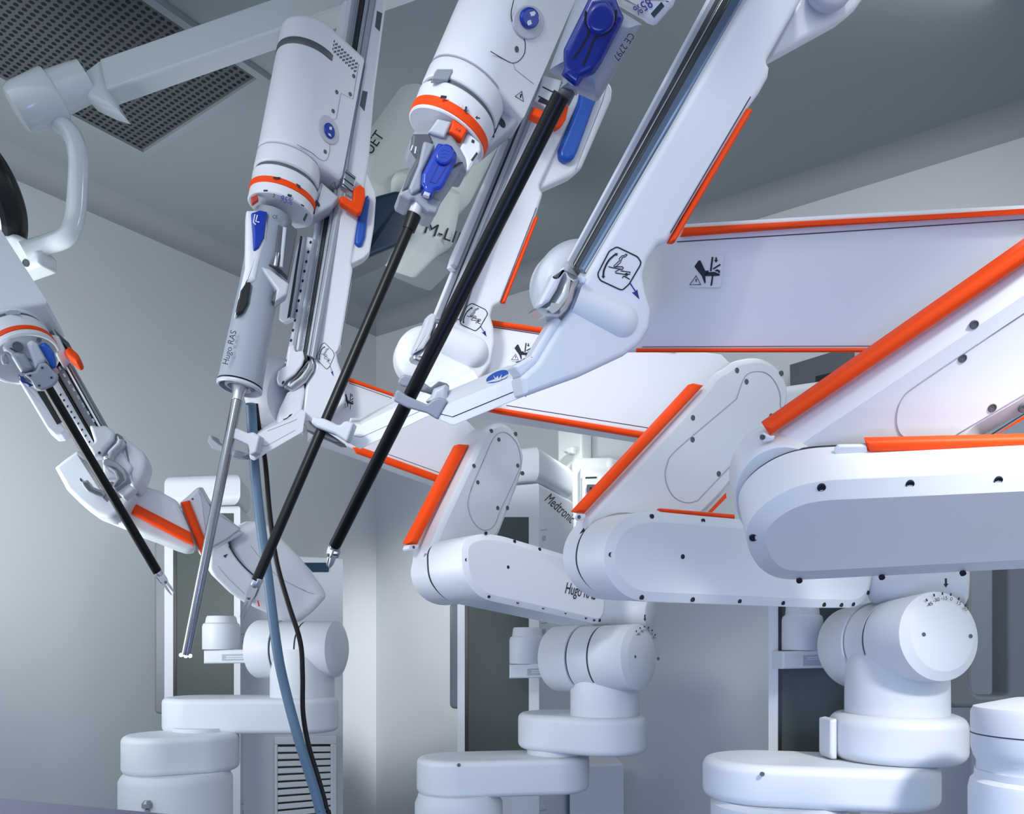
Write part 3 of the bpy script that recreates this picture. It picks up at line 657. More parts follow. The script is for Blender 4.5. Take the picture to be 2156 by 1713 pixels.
for p in W7('1243,413 1187,573 1328,808 1475,812'): screw(LA, p, 7, la_)
grip_strip(la_, W7('248,900 1445,70 1900,-250 1940,-205 1479,138 278,946'), LA, .006, .03, .008)
slab('strip_tab', fil(W7('218,955 245,925 280,945 300,940 290,965 240,975'), 4), LA, .006, 'white', la_, .002, off=.008)
screw(LA, W7('238,947')[0], 4.5, la_, off=.008)
decal('lower_strip', [W7('1310,957 1479,862 1700,720 1700,706 1479,848 1330,945')], LA, 'orange', la_, lift=.0015)
grip_strip(fa, W7('730,972 1479,955 2000,945 2000,1012 1479,1020 745,1025'), FA, -.058, .016, .006)
slab('strip_tab', fil(W7('578,1012 600,990 735,988 740,1048 620,1052 585,1035'), 6), FA, .006, 'white', fa, .002, off=-.06)
decal('index_mark', [W7('170,1098 206,1066 198,1100')], LA, 'seam', la_, lift=.001)
# cross link (the long side panel)
dr = LA.back(.06).d((2000, 600)) + .02
PA = pl3((1440, 480, 1.31), (1440, 740, 1.38), (2100, 600, dr))
xa = slab('cross_link', [(1290, 481), (1447, 471), (1788, 450), (2156, 431), (2330, 423), (2330, 737), (1850, 741), (1338, 742), (1290, 742)], PA, .09, 'white', c4, .004)
grip_strip(xa, [(1438, 478), (1700, 464), (2156, 440), (2330, 432), (2330, 441), (2156, 450), (1700, 478), (1430, 498)], PA, .009, .012, .005)
grip_strip(xa, [(1338, 734), (1850, 733), (1850, 742), (1338, 742)], PA, .008, .012, .003)
stroke('panel_seam', [(1425, 509), (1700, 492), (2156, 462), (2330, 452)], 2, PA, 'seam', xa)
stroke('panel_seam', [(1352, 730), (1850, 728)], 1.2, PA, 'seam', xa)
pinch_label(PA, xa)
# instrument column with its knuckle
RA = pl3((1250, 560, 1.11), (1420, 560, 1.14), (1600, 60, 1.10))
fo = V0('1622,-80 1574,0 1231,586') + V6('1500,580 1470,660 1440,740 1370,840 1185,1150 1060,1262 1090,1408 1500,1260 1840,1100 1960,1010 2030,895 2047,760 2005,620 1985,500 2012,390 2090,268') + V4('318,1245 735,555 790,480 838,395 845,345 830,322 832,305 1005,0 1060,-95')
ka = slab('instrument_column', fil(fo, [0, 0, 2, 6, 8, 8, 8, 8, 10, 8, 20, 20, 25, 25, 25, 25, 25, 20, 6, 3, 3, 10, 8, 4, 4, 3, 0, 0]), RA, .045, 'white', c4, .006, k=5)
stroke('column_seam', V4('325,1205 740,500'), 1.8, RA, 'seam', ka)
grip_strip(ka, V4('735,552 762,565 355,1252 328,1247'), RA, .004, .016, .005)
arm_label(RA, ka)
u = (RA.at((1385, 678)) - RA.at((1206, 633))).normalized(); o = RA.at(V6('1440,685')[0], -.018); k = L(1, 1.12)
o2 = RA.at(V6('1785,853')[0], -.016); ax_ = (o2 - o); t = ax_.length; r = 48 * k
lathe('knuckle_motor', o, ax_, [(0, r)] + [(t + r * .95 * math.sin(a), r * math.cos(a)) for a in [i / 9 * math.pi / 2 for i in range(10)]], 'white', ka, 64)
slab('knuckle_disc', circ((1230, 581), 90, 48), Pl(P(1230, 581, 1.22), (-.25, 1, .15)), .07, 'white', c4, .02, k=6)
slab('disc_step', circ((1262, 600), 84, 48), Pl(P(1262, 600, 1.195), (-.25, 1, .15)), .02, 'greylight', c4, .006)
ck = slab('column_end', fil(V6('1395,430 1512,492 1528,530 1490,600 1470,680 1430,745 1372,803 1262,792 1190,740 1212,712 1280,690 1340,600 1368,500'), 12), RA.back(-.012), .05, 'metal', c4, .012, k=6)
slab('end_cover', fil(V6('1372,436 1400,428 1395,470 1368,520 1335,600 1280,690 1215,735 1195,712 1290,520 1310,470 1320,500'), 6), RA.back(-.018), .02, 'white', ck, .004)
slab('column_foot_plate', V6('1510,492 1560,520 1545,560 1520,548'), RA.back(-.014), .012, 'white', ck, .002)
Tl, Tr, Bl, Br = (1529, -80), (1617, -80), (1192, 548), (1232, 572)
RC = pl3((1574, 0, 1.115), (1231, 586, 1.115), (1490, 0, 1.17))
ra_ = rail(c4, Tl, Tr, Bl, Br, RC, [(0, .09, 'white', .004), (.11, .38, 'darkrail', -.003), (.38, .42, 'metal', .0), (.43, .60, 'darkrail', -.001), (.60, .88, 'anod', .004), (.89, .95, 'black', .0), (.955, 1.0, 'metal', .002)])
# grip wing at the top right
wa = slab('grip_wing', fil(V4('1000,-60 980,0 838,304 900,275 1245,85 1290,45 1345,-30 1400,-120'), [0, 5, 3, 3, 20, 10, 5, 0]), RA.back(.03), .03, 'white', c4, .006)
slab('grip_ring', circ(V4('1175,-70')[0], 44, 32, 45), RA.back(.012), .018, 'greylight', wa, .008)
# docking arm with trocar clamp
BA = pl3((1180, 752, 1.14), (960, 850, 1.25), (960, 750, 1.25))
ext = vec((1077, 796, 1.2), (1068, 769, 1.255))
da = slabx('docking_arm', fil(V6('1240,1065 1185,1150 1140,1205 1060,1262 990,1270 545,1450 500,1480 432,1580 550,1630 1090,1408 1230,1330'), [5, 20, 8, 8, 8, 8, 8, 5, 12, 5, 5]), BA, ext, 'white', c4, .0022)
stroke('arm_seam', V6('1000,1268 1030,1350 1095,1408'), 1.6, BA, 'seam', da)
stroke('arm_seam', V6('425,1530 545,1560 1030,1360'), 1.4, BA, 'seam', da)
stroke('arm_seam', cat(V6('1090,1405 1040,1290 1060,1262 1140,1205 1190,1155'), 4), 1.8, BA, 'navy', da)
p0, p1 = BA.at(V6('545,1450')[0]), BA.at(V6('990,1270')[0]); TPA = Pl(p0, (p1 - p0).cross(ext))
ic = V6('880,1255')[0]
decal('blue_oval', [circ(ic, 25, 28, 9.5, -.42)], TPA, 'handle_blue', da, lift=.001)
decal('oval_print', [V6('795,1300 880,1270 870,1290'), V6('850,1245 870,1270 885,1250 890,1275 915,1240 905,1280 870,1290'), V6('890,1280 960,1240 940,1265')], TPA, 'white', da, lift=.002)
decal('side_print', line(V6('1020,1150 1070,1135 1085,1120'), 1.5) + line(V6('1030,1190 1090,1170 1120,1140 1140,1110'), 2) + [V6('1030,1175 1045,1170 1045,1200 1032,1202')], BA, 'ink', da, lift=.03)
slab('column_side', fil(V6('1325,795 1375,836 1190,1150 1060,1262 1000,1180 1140,1095 1255,905'), 5), RA.back(.004), .03, 'white', ka, .004)
ca = slab('trocar_clamp', fil(V6('100,1440 118,1362 140,1355 200,1400 290,1440 350,1465 400,1425 440,1412 490,1425 505,1445 432,1582 350,1532 200,1490'), 5), Pl(P(885, 850, 1.262), (0, 1, .25)), .02, 'grey', c4, .0025)
slab('clamp_jaw', fil(V6('130,1300 150,1258 180,1240 260,1258 340,1310 380,1340 440,1290 515,1312 495,1350 420,1405 330,1372 150,1325'), 5), Pl(P(885, 820, 1.33), (0, 1, .25)), .03, 'grey', ca, .0025)
slab('clamp_web', fil(V6('400,1345 500,1310 505,1445 430,1470 330,1450 380,1400'), 4), Pl(P(925, 840, 1.285), (0, 1, .25)), .05, 'greylight', ca, .006)
# drive unit and collar, mostly above the frame
DA = Drive((1392, -108), 1.06, (1542, -368), .98)
du = DA.lathe('drive_unit', [(-420, 108), (-150, 110), (-140, 112), (0, 112), (4, 111), (6, 108), (30, 106), (40, 100), (42, 60)], 'white', c4)
DA.lathe('collar_ring', [(-60, 113), (-30, 113)], 'orange', du)
cs = slab('collar_shell', fil(X3('880,-60 1700,-60 1640,80 1580,140 1450,290 1405,310 1330,285 1270,240 1020,95 900,20'), 8), DA.front(70), .03, 'white', du, .008)
decal('green_window', [X3('1500,20 1535,75 1410,215 1370,165')], DA.front(70), 'green', cs, lift=.001)
text('marker_number', '85%', DA.front(70), X3('1275,75')[0], 22, 211, 'indigo', cs, sx=.8, lift=.001)
# the instrument held by it
ia = thing('surgical_grasper', 'black-shafted grasper with the largest blue clip, reaching down-left from the top right', 'surgical instrument', P(700, 1185, 1.52), 'long black-shafted graspers')
FP = Pl(P(1240, 110, 1.02), (.10, 1, .62))
hb = slab('instrument_body', fil(X3('500,-150 140,820 270,912 300,950 250,1070 470,1120 480,1090 690,1190 745,1185 1290,262 1000,80 950,-150'), 6), FP, .07, 'grey', ia, .022, k=8)
lv_ = slab('release_clip', fil(X3('640,-60 320,590 318,700 330,800 292,900 480,1050 552,940 690,880 780,750 1060,200 1010,110 950,-60'), [5, 12, 8, 5, 4, 4, 5, 20, 8, 20, 5, 5]), FP, .02, 'navy', ia, .007, off=.014, k=6)
slab('clip_button', circ(X3('770,212')[0], 30, 36, 36, .3), FP, .014, 'navy', lv_, .004, off=.022)
stroke('clip_groove', cat(X3('590,130 585,260 625,390 540,560 440,705'), 5), 4, FP, 'black', lv_, lift=.0146)
stroke('clip_groove', cat(X3('960,120 930,290 850,400 710,450 640,600 560,785'), 5), 4, FP, 'black', lv_, lift=.0146)
slab('clip_hinge', X3('350,900 460,960 465,1010 410,1020 340,940'), FP, .02, 'greylight', hb, .003, off=.006)
cu_ = line(cat(X3('1110,380 1150,375 1160,400 1130,430'), 4), 2) + line(cat(X3('1060,460 1100,455 1110,480 1080,510'), 4), 2)
text('body_lettering', 'CE 2797', FP, X3('1045,560')[0], 15, 237, 'ink', hb, sx=.9)
nz = slab('instrument_neck', fil(X3('300,960 215,1190 380,1272 490,1060'), 3), FP, .03, 'darkgrey', ia, .01, off=-.01)
tubepx('shaft', [(1180, 205, 1.045), (704, 1150, 1.50)], 1, 'shaft', ia, smooth=0)
sh = ia.children[-1]; D.objects.remove(sh)
tube('shaft', [P(1182, 200, 1.045), P(705, 1148, 1.50)], [L(18.5, 1.045), L(12.3, 1.50)], 'shaft', ia, 24, 0)
wrist(ia, (708, 1144), (692, 1192), 1.5, 1.52, 12.5)
# ================================================================ arm of the right-hand cart (middle instrument)
FB = plE((1280, 1180, 1.6), (1180, 1180, 1.745))
fo = W6('333,1330 350,1240 395,1160 470,1105 560,1080 650,1075 1100,1115 1950,1185 1945,1500 1915,1600 1850,1655 1600,1655 1200,1640 560,1618 480,1595 410,1540 360,1470 336,1400')
fb = slab('forearm', fil(fo, 900), FB, .08, 'white', c3, prof=[(.016, 0), (.015, .0004), (.0012, .006), (.0003, .007), (0, .009), (0, .0765), (.002, .079), (.004, .08)])
for p in W6('607,1105 915,1132 360,1334 792,1346 547,1590 853,1603 1136,1613 1397,1624 1644,1634') + W8('630,267 890,277 1000,280 1075,275 1168,202'):
    screw(FB, p, 4.2 if p[0] < 1500 else 3.6, fb, off=-.003 if p != W6('792,1346')[0] else 0, m='ink')
LB = FB.back(.083)
lo_ = W6('200,1330 195,1230 210,1130 235,1085 945,318 990,245 1060,212 1110,168 1200,148 1270,148 1340,178 1400,240 1430,310 1438,380 1420,460 1380,525 1050,962 935,1080 800,1200 400,1500 220,1450')
lb = slab('upper_link', fil(lo_, [900]*3+[4]+[900]*13+[8]*4), LB, .03, 'white', c3, prof=[(.010, 0), (.009, .0004), (.002, .005), (0, .008), (0, .027), (.003, .03)])
slab('elbow_drum', circ(W6('440,1342')[0], 94.5, 64), LB, .052, 'white', c3, prof=[(.002, 0), (0, .002), (0, .045), (.002, .049), (.006, .052)])
slab('drum_gap', fil(fo, 900), FB, .09, 'seam', c3, prof=[(.003, .0785), (.003, .085)])
stroke('cover_seam', cat(W6('1090,420 760,700 700,790 690,880 730,975 800,1018 870,1012 930,960 1340,520 1380,430 1370,340 1320,260 1250,232 1170,260 1120,385'), 4, True), 1.4, LB, 'faint', lb, True, lift=.001)
for p in W6('1118,227 1386,245 1175,295 853,512 851,643 1323,502 1008,848'): screw(LB, p, 4.6, lb)
grip_strip(lb, W6('160,1072 872,300 932,312 212,1087'), LB, .006, .026, .008)
slab('strip_tab', fil(W6('150,1112 165,1085 205,1088 215,1100 195,1125 165,1130'), 3), LB, .006, 'white', lb, .002, off=.006)
screw(LB, W6('168,1108')[0], 3.4, lb, off=.006)
decal('lower_strip', [W6('945,1078 1052,962 1056,992 968,1080')], LB, 'orange', lb, lift=.0015)
grip_strip(fb, W6('655,1062 668,1054 1110,1092 1112,1118 680,1076'), FB, -.045, .012, .004)
decal('index_mark', [W6('172,1210 198,1172 205,1192')], LB, 'seam', lb, lift=.001)
dr = FB.back(.14).d((1540, 840)) + .02
PBB = pl3((1040, 770, 1.84), (1540, 840, dr), (1040, 870, 1.84))
xb = slab('cross_link', V0('985,669 1420,731 1520,745 1565,790 1600,850 1450,925 1365,912 1045,862 985,853'), PBB, .07, 'white', c3, .004)
grip_strip(xb, V0('1000,668 1036,672 1425,730 1425,739 1036,682 1000,677'), PBB, .008, .014, .004)
grip_strip(xb, V0('1020,860 1055,857 1367,909 1362,921 1048,867'), PBB, .010, .016, .006)
stroke('panel_seam', V0('1036,688 1140,704'), 1.4, PBB, 'seam', xb); stroke('panel_seam', V0('1066,853 1375,902'), 1.4, PBB, 'seam', xb)
tfB = lambda p: (1075 + (p[0] - 1449) * .64 , 716 + (p[1] - 536) * .64 + (p[0] - 1449) * .05)
pinch_label(PBB, xb, tfB)
RB = pl3((1000, 500, 1.74), (1100, 500, 1.77), (1050, 300, 1.72))
fo = V0('1225,170 1170,190 1122,262 1048,440 958,664 935,700 905,760 890,800 905,830 960,820 1010,800 1035,765 1043,722 1041,690 1034,665 1040,645 1056,637 1128,458 1141,418 1144,406 1139,398 1138,390 1180,300 1240,170')
kb_ = slab('instrument_column', fil(fo, [0, 0, 2, 2, 3, 8, 8, 8, 8, 10, 12, 14, 14, 12, 10, 8, 2, 3, 5, 4, 2, 2, 0, 0]), RB, .045, 'white', c3, .006, k=5)
stroke('column_seam', X2('1240,1400 1525,660'), 1.2, RB, 'seam', kb_)
grip_strip(kb_, V6('1178,50 1196,58 946,702 918,700'), RB, .004, .014, .004)
tfL = lambda p: (998 + (p[0] - 1305) * .64 , 666 + (p[1] - 563) * .64)
arm_label(RB, kb_, tfL, .6)
o = RB.at(V6('480,985')[0], -.016); o2 = RB.at(V6('690,1080')[0], -.014); ax_ = o2 - o; t = ax_.length; r = L(38, 1.75)
lathe('knuckle_motor', o, ax_, [(0, r)] + [(t + r * .95 * math.sin(a), r * math.cos(a)) for a in [i / 9 * math.pi / 2 for i in range(10)]], 'white', kb_, 64)
slab('knuckle_disc', circ((899, 742), 64, 48), Pl(P(899, 742, 1.86), (-.25, 1, .15)), .09, 'white', c3, .025, k=6)
ck = slab('column_end', fil(V6('408,830 482,850 490,880 455,960 385,1085 330,1152 262,1128 248,1090 300,1062 345,1020 385,960 402,880'), 7), RB.back(-.010), .05, 'metal', c3, .01, k=5)
slab('end_cover', fil(V6('395,775 425,800 402,890 372,960 332,1040 256,1082 250,1062 330,880 360,800'), 5), RB.back(-.016), .03, 'white', ck, .004)
RCB = pl3((1122, 262, 1.735), (958, 664, 1.735), (1070, 262, 1.79))
rb_ = rail(c3, (1110, 170), (1162, 170), (910, 664), (957, 664), RCB, [(0, .14, 'white', .008), (.18, .40, 'darkrail', -.002), (.44, .58, 'softrail', .008), (.60, .80, 'softrail', .004), (.83, 1.0, 'white', .007)])
slab('rail_cover', X2('1255,110 1275,105 870,1090 850,1108 860,1125 818,1135 840,1060'), RCB, .012, 'white', rb_, .002, off=.02)
# grip wing with the blue grip
wb = slab('grip_wing', fil(V3('1300,600 1650,600 1682,660 1676,740 1450,1260 1370,1325 1130,1432 1060,1300 1200,800'), [5, 20, 20, 15, 30, 20, 4, 4, 4]), RB.back(.008), .03, 'white', c3, .008)
slab('blue_grip', fil(V3('1440,640 1580,700 1540,800 1420,1130 1390,1190 1330,1215 1285,1180 1282,1110 1420,780'), [4, 4, 5, 15, 15, 15, 15, 15, 5]), RB.back(-.006), .02, 'handle_blue', wb, .007, k=5)
stroke('wing_seam', V3('1640,620 1600,760 1400,1270'), 1.0, RB.back(.008), 'faint', wb)
# docking arm
BB = pl3((960, 820, 1.70), (740, 920, 1.63), (960, 760, 1.72))
db = slabx('docking_arm', fil(V0('1000,780 900,826 842,852 760,893 740,891 730,930 758,946 900,877 985,850 1010,800'), 4), BB, vec((800, 880, 1.65), (795, 868, 1.72)), 'white', c3, .0022)
stroke('arm_seam', V0('738,915 760,920 895,860'), 1.1, BB, 'faint', db)
cb = slab('trocar_clamp', fil(X8('700,1040 718,965 760,955 880,985 960,1020 1040,1060 1080,1060 1120,1020 1170,1010 1262,1042 1165,1292 1080,1232 1000,1180 760,1090'), 5), Pl(P(690, 890, 1.57), (0, 1, .1)), .025, 'greylight', c3, .0035)
slab('clamp_jaw', fil(X8('600,1060 620,1020 680,1000 700,1050 760,1100 900,1150 1050,1250 1090,1300 1000,1295 860,1225 640,1140'), 4), Pl(P(690, 905, 1.60), (0, 1, .1)), .05, 'darkgrey', cb, .0025)
# drive unit
DB = Drive((943, 280), 1.62, (1100, -80), 1.61)
R_ = 85
bod = axprism('drive_unit', DB.o, DB.A, DB.e1, DB.e2, [(a * DB.k, b * DB.k) for a, b in dsec(R_, 128)], DB.t(-470), DB.t(-100), 'white', c3, .006)
PP_ = DB.panel(R_)
DB.lathe('swivel_collar', [(-104, 78), (-100, 85), (-96, 86), (-62, 86), (-59, 84), (-58, 79), (-50, 79), (-49, 84), (-46, 86), (-14, 84), (8, 85), (10, 82), (9, 77)], 'white', bod)
DB.lathe('collar_ring', [(-16, 84.6), (-15, 86.5), (4, 86.5), (5, 84.6)], 'orange', bod)
DB.lathe('collar_plate', [(-4, 82), (8.5, 78.5), (8.6, .1)], 'grey', bod)
DB.lathe('collar_gap', [(-58, 80), (-50, 80)], 'darkgrey', bod)
DB.lathe('collar_gap', [(-106, 85.5), (-103, 85.5)], 'faint', bod)
slab('collar_window', V3('360,515 475,515 478,540 440,605 318,595 340,540'), DB.front(R_ - 6), .012, 'grey', bod, .002)
wsl = slab('collar_tab', fil(V3('365,885 470,912 462,935 415,1030 330,1005 290,990'), 3), DB.front(R_ - 6), .03, 'greylight', bod, .004)
slab('orange_tab', fil(V3('482,885 592,965 552,1045 450,985'), 3), DB.front(R_ - 4), .02, 'orange', bod, .004)
text('tab_print', '1-4', DB.front(R_ - 4), V3('515,975')[0], 6, -28, 'ink', bod, lift=.001)
for q in ('590,985 685,1070 690,1130 605,1280 580,1285 575,1200 530,1110',): slab('collar_shell', fil(V3(q), 5), DB.front(R_ - 18), .025, 'white', bod, .004)
decal('green_window', [V3('655,1140 665,1155 625,1210 612,1200')], DB.front(R_ - 18), 'green', bod, lift=.001)
decal('collar_slot', [V3('620,1045 640,1055 635,1075 615,1065'), ], DB.front(R_ - 18), 'seam', bod, lift=.001)
decal('collar_slot', [V3('388,715 432,720 428,740 380,735')], DB.front(R_ + 2), 'seam', bod)
decal('arrow_print', [V3('570,798 585,800 582,825 592,828 572,845 558,822 568,822'), V3('645,880 660,868 662,878 682,885 680,893 660,888 662,900')], DB.front(R_ + 3), 'seam', bod)
text('collar_lettering', '1 2   3', DB.front(R_ + 3), V3('555,805')[0], 6.5, -27, 'faint', bod)
slab('button_recess', circ(V3('1050,165')[0], 33, 32, 37, -.2), PP_, .006, 'greylight', bod, .002, off=.003)
bt = slab('blue_button', circ(V3('1063,132')[0], 19, 32, 23.5, -.15), PP_, .008, 'blue', bod, .003, off=.008)
decal('button_print', [V3('1055,92 1090,82 1100,100 1088,118 1065,122'), V3('1040,155 1062,148 1070,180 1045,192 1035,175')], PP_, 'white', bt, lift=.009)
stroke('panel_seam', cat(V3('760,385 880,455 930,472 975,455 1015,400 1020,320 1000,275 940,200 915,110 935,0'), 4), 1.3, PP_, 'seam', bod)
stroke('panel_seam', V3('930,470 945,520 1085,630'), 1.1, PP_, 'faint', bod)
screw(PP_, V3('955,370')[0], 4.5, bod)
tri = V3('995,685 1008,762 945,722'); decal('warning_triangle', line(tri, 1.5, True) + [V3('985,705 995,708 988,735 980,733')], PP_, 'ink', bod)
slab('drive_bracket', fil(V3('840,690 900,720 1020,800 1018,840 985,905 760,1090 715,1090 770,980 815,880 818,740'), 5), DB.front(8), .06, 'greylight', bod, .006)
decal('bracket_holes', [circ(V3('845,920')[0], 6, 14, 12, -.5), circ(V3('768,1000')[0], 4, 14, 10, -.5)], DB.front(8), 'seam', bod, lift=.001)
bk = slab('latch_buckle', V3('1155,560 1295,600 1270,700 1205,830 1085,755 1130,650'), DB.front(-6), .02, 'greylight', bod, .003)
decal('buckle_grooves', line(V3('1150,650 1240,695'), 2) + line(V3('1120,720 1205,765'), 2) + [V3('1130,735 1200,765 1190,790 1115,760')], DB.front(-6), 'ink', bk, lift=.001)
slab('orange_latch', fil(V3('1085,798 1190,842 1175,880 1150,902 1065,860'), 3), DB.front(8), .02, 'orange', bod, .003)
slab('orange_latch', fil(V3('1355,765 1330,890 1300,940 1262,965 1240,945 1290,830'), 4), RB.back(-.02), .016, 'orange', bod, .003)
# instrument
ib = thing('surgical_grasper', 'black-shafted grasper with bright glossy blue clip, below the orange-ringed central drive unit', 'surgical instrument', P(520, 1300, 1.63), 'long black-shafted graspers')
IB = Pl(P(905, 370, 1.56), DB.e2)
hb = slab('instrument_body', fil(V3('195,960 160,1040 170,1100 215,1165 75,1440 85,1472 150,1508 190,1490 255,1560 290,1592 352,1602 392,1492 535,1280 585,1292 605,1240 590,1170 480,980 300,945'), 5), IB, .07, 'grey', ib, .012, k=6)
slab('body_lobe', fil(V3('175,1000 165,1090 215,1165 140,1310 95,1430 150,1420 260,1230 330,1060 300,1000'), 5), IB, .02, 'darkgrey', hb, .004, off=.004, k=5)
slab('body_ridge', fil(V3('260,1050 350,1080 250,1290 240,1420 170,1460 145,1410 220,1230'), 6), IB, .02, 'grey', hb, .0045, off=.012, k=5)
slab('body_foot', fil(V3('145,1412 240,1435 330,1480 395,1500 355,1602 290,1590 190,1490 150,1505 78,1465 82,1440'), 4), IB, .02, 'grey', hb, .004, off=.006)
cl = slab('release_clip', fil(V3('368,1066 252,1295 246,1370 265,1405 240,1440 322,1482 342,1432 392,1418 420,1380 508,1200 512,1150 470,1085'), [4, 8, 5, 4, 3, 3, 4, 8, 8, 8, 8, 8]), IB, .016, 'blue', ib, .005, off=.022, k=5)
slab('clip_button', circ(V3('418,1155')[0], 19, 32, 22.5, .3), IB, .012, 'blue', cl, .003, off=.027)
stroke('clip_groove', V3('370,1235 305,1365'), 1.8, IB, 'navy', cl, lift=.0226); stroke('clip_groove', V3('425,1255 350,1375 305,1365'), 1.8, IB, 'navy', cl, lift=.0226)
decal('button_ridges', line(cat(V3('395,1130 420,1122 445,1135'), 3), 1.5) + line(cat(V3('390,1155 415,1147 440,1160'), 3), 1.5) + line(cat(V3('385,1180 410,1172 435,1185'), 3), 1.5), IB, 'handle_blue', cl, lift=.0276)
slab('clip_hinge', V3('265,1432 310,1450 300,1478 255,1462'), IB, .01, 'greylight', hb, .002, off=.024)
decal('contact_pins', line(V3('175,1090 160,1130'), 2.5) + line(V3('200,1100 190,1150'), 2.5), IB, 'white', hb, lift=.013)
dv = (P(533, 1235, 1.62) - P(876, 445, 1.575)).normalized(); n0 = P(884, 424, 1.573)
cyl('instrument_neck', n0 - dv * .02, n0 + dv * L(30, 1.58), L(15, 1.58), 'greylight', ib, r2=L(13, 1.58), bev=.003)
tube('shaft', [P(876, 445, 1.575), P(540, 1222, 1.62)], [L(10.8, 1.575), L(10.6, 1.62)], 'shaft', ib, 24, 0)
tube('shaft_sleeve', [P(872, 452, 1.576), P(860, 484, 1.578)], [L(15.5, 1.575), L(13.5, 1.575)], 'shaft', ib, 20, 0)
wrist(ib, (545, 1215), (510, 1298), 1.62, 1.63, 11)
# ================================================================ arm of the middle cart (endoscope)
FC = plE((985, 1195, 2.0), (860, 1211, 2.17))
fo = W4('776,1200 772,1130 770,1040 800,975 900,935 1050,945 1500,1080 1860,1200 1852,1430 1840,1560 1800,1615 1760,1612 970,1440 900,1405 840,1345 795,1270')
fc = slab('forearm', fil(fo, 900), FC, .107, 'white', c2, prof=[(.012, 0), (.011, .0004), (.0012, .005), (.0003, .006), (0, .009), (0, .103), (.002, .106), (.004, .107)])
for p in W4('793,1135 1105,1190 940,935 1155,997 1343,1056 962,1410 1177,1453 1368,1493 1537,1530 1690,1568 1752,1584 1793,1588'): screw(FC, p, 2.9, fc, off=-.002 if p != W4('1105,1190')[0] else 0, m='ink')
text('lettering', 'Hugo RAS', FC, W4('1655,1375')[0], 24, -13, 'ink', fc, sx=.47, lift=.001)
LC = FC.back(.11)
lo_ = W4('540,1230 530,1120 545,1010 575,935 620,830 905,225 930,165 970,125 1030,100 1100,108 1160,162 1208,260 1235,360 1218,480 1170,620 1045,945 950,1050 800,1200 650,1320 560,1290')
lc = slab('upper_link', fil(lo_, 40), LC, .065, 'white', c2, prof=[(.010, 0), (.009, .0004), (.002, .005), (0, .008), (0, .061), (.004, .065)])
stroke('cover_seam', cat(W4('915,400 840,570 806,690 810,760 840,840 895,900 955,910 1010,865 1050,760 1185,470 1200,370 1175,265 1110,190 1050,178 995,225'), 4, True), 1.1, LC, 'faint', lc, True, lift=.001)
for p in W4('980,167 1163,190 1035,232 849,430 877,553 1177,427 1027,746 1100,745 1215,485'): screw(LC, p, 3.6, lc)
grip_strip(lc, W4('365,1008 752,262 822,266 435,1018'), LC, -.028, .03, .008)
slab('strip_tab', fil(W4('355,1050 368,1020 435,1015 440,1035 410,1065 370,1068'), 3), LC, .02, 'white', lc, .002, off=-.034)
screw(LC, W4('395,1040')[0], 2.6, lc, off=-.034)
decal('index_mark', [W4('470,1115 480,1085 503,1090')], LC, 'faint', lc, lift=.001)
slab('elbow_drum', circ(W4('767,1212')[0], 71, 64), LC, .065, 'white', c2, prof=[(.002, 0), (0, .002), (0, .058), (.002, .062), (.006, .065)])
slab('drum_gap', fil(fo, 900), FC, .11, 'seam', c2, prof=[(.003, .1055), (.003, .112)])
dr = FC.back(.18).d((990, 940)) + .03
PCC = pl3((735, 830, 2.22), (990, 940, dr), (735, 900, 2.22))
xc = slab('cross_link', V0('660,768 735,795 981,882 1003,903 1000,1000 930,1012 760,950 660,914'), PCC, .07, 'white', c2, .004)
grip_strip(xc, V0('700,780 735,793 830,827 830,833 735,801 700,788'), PCC, .006, .012, .003)
grip_strip(xc, V0('745,940 762,940 934,1002 930,1016 752,952'), PCC, .010, .016, .006)
stroke('panel_seam', V0('735,806 825,838'), 1.0, PCC, 'seam', xc); stroke('panel_seam', V0('815,955 940,1000'), 1.0, PCC, 'seam', xc)
pinch_label(PCC, xc, lambda p: (720 + (p[0] - 1449) * .36, 820 + (p[1] - 536) * .56 + (p[0] - 1449) * .10))
RCc = pl3((690, 560, 2.10), (760, 560, 2.12), (760, 200, 2.08))
fo = V0('802,-60 718,427 659,752') + X8('755,290 720,400 640,520 620,640 585,850 510,1010 520,1080 600,1160 900,990 1060,850 1130,785 1150,730 1105,400 1055,260 1035,150 1040,95') + V0('709,738 718,728 740,596 743,569 740,555 777,336 788,196 821,-60')
kc = slab('instrument_column', fil(fo, [0, 2, 2, 6, 8, 8, 6, 6, 6, 4, 4, 8, 8, 8, 8, 8, 8, 8, 5, 2, 2, 3, 3, 3, 3, 3, 0]), RCc, .05, 'white', c2, .006, k=5)
for q in (V2('1120,80 1160,100 1140,235 1105,200'), V2('1012,680 1050,690 1025,835 990,790')): decal('column_window', [q], RCc, 'darkgrey', kc)
arm_label(RCc, kc, lambda p: (686 + (p[0] - 1305) * .40, 748 + (p[1] - 563) * .60 + (p[0] - 1305) * .12), .42)
stroke('column_seam', V5('955,440 940,520 880,905'), 1.2, RCc, 'seam', kc)
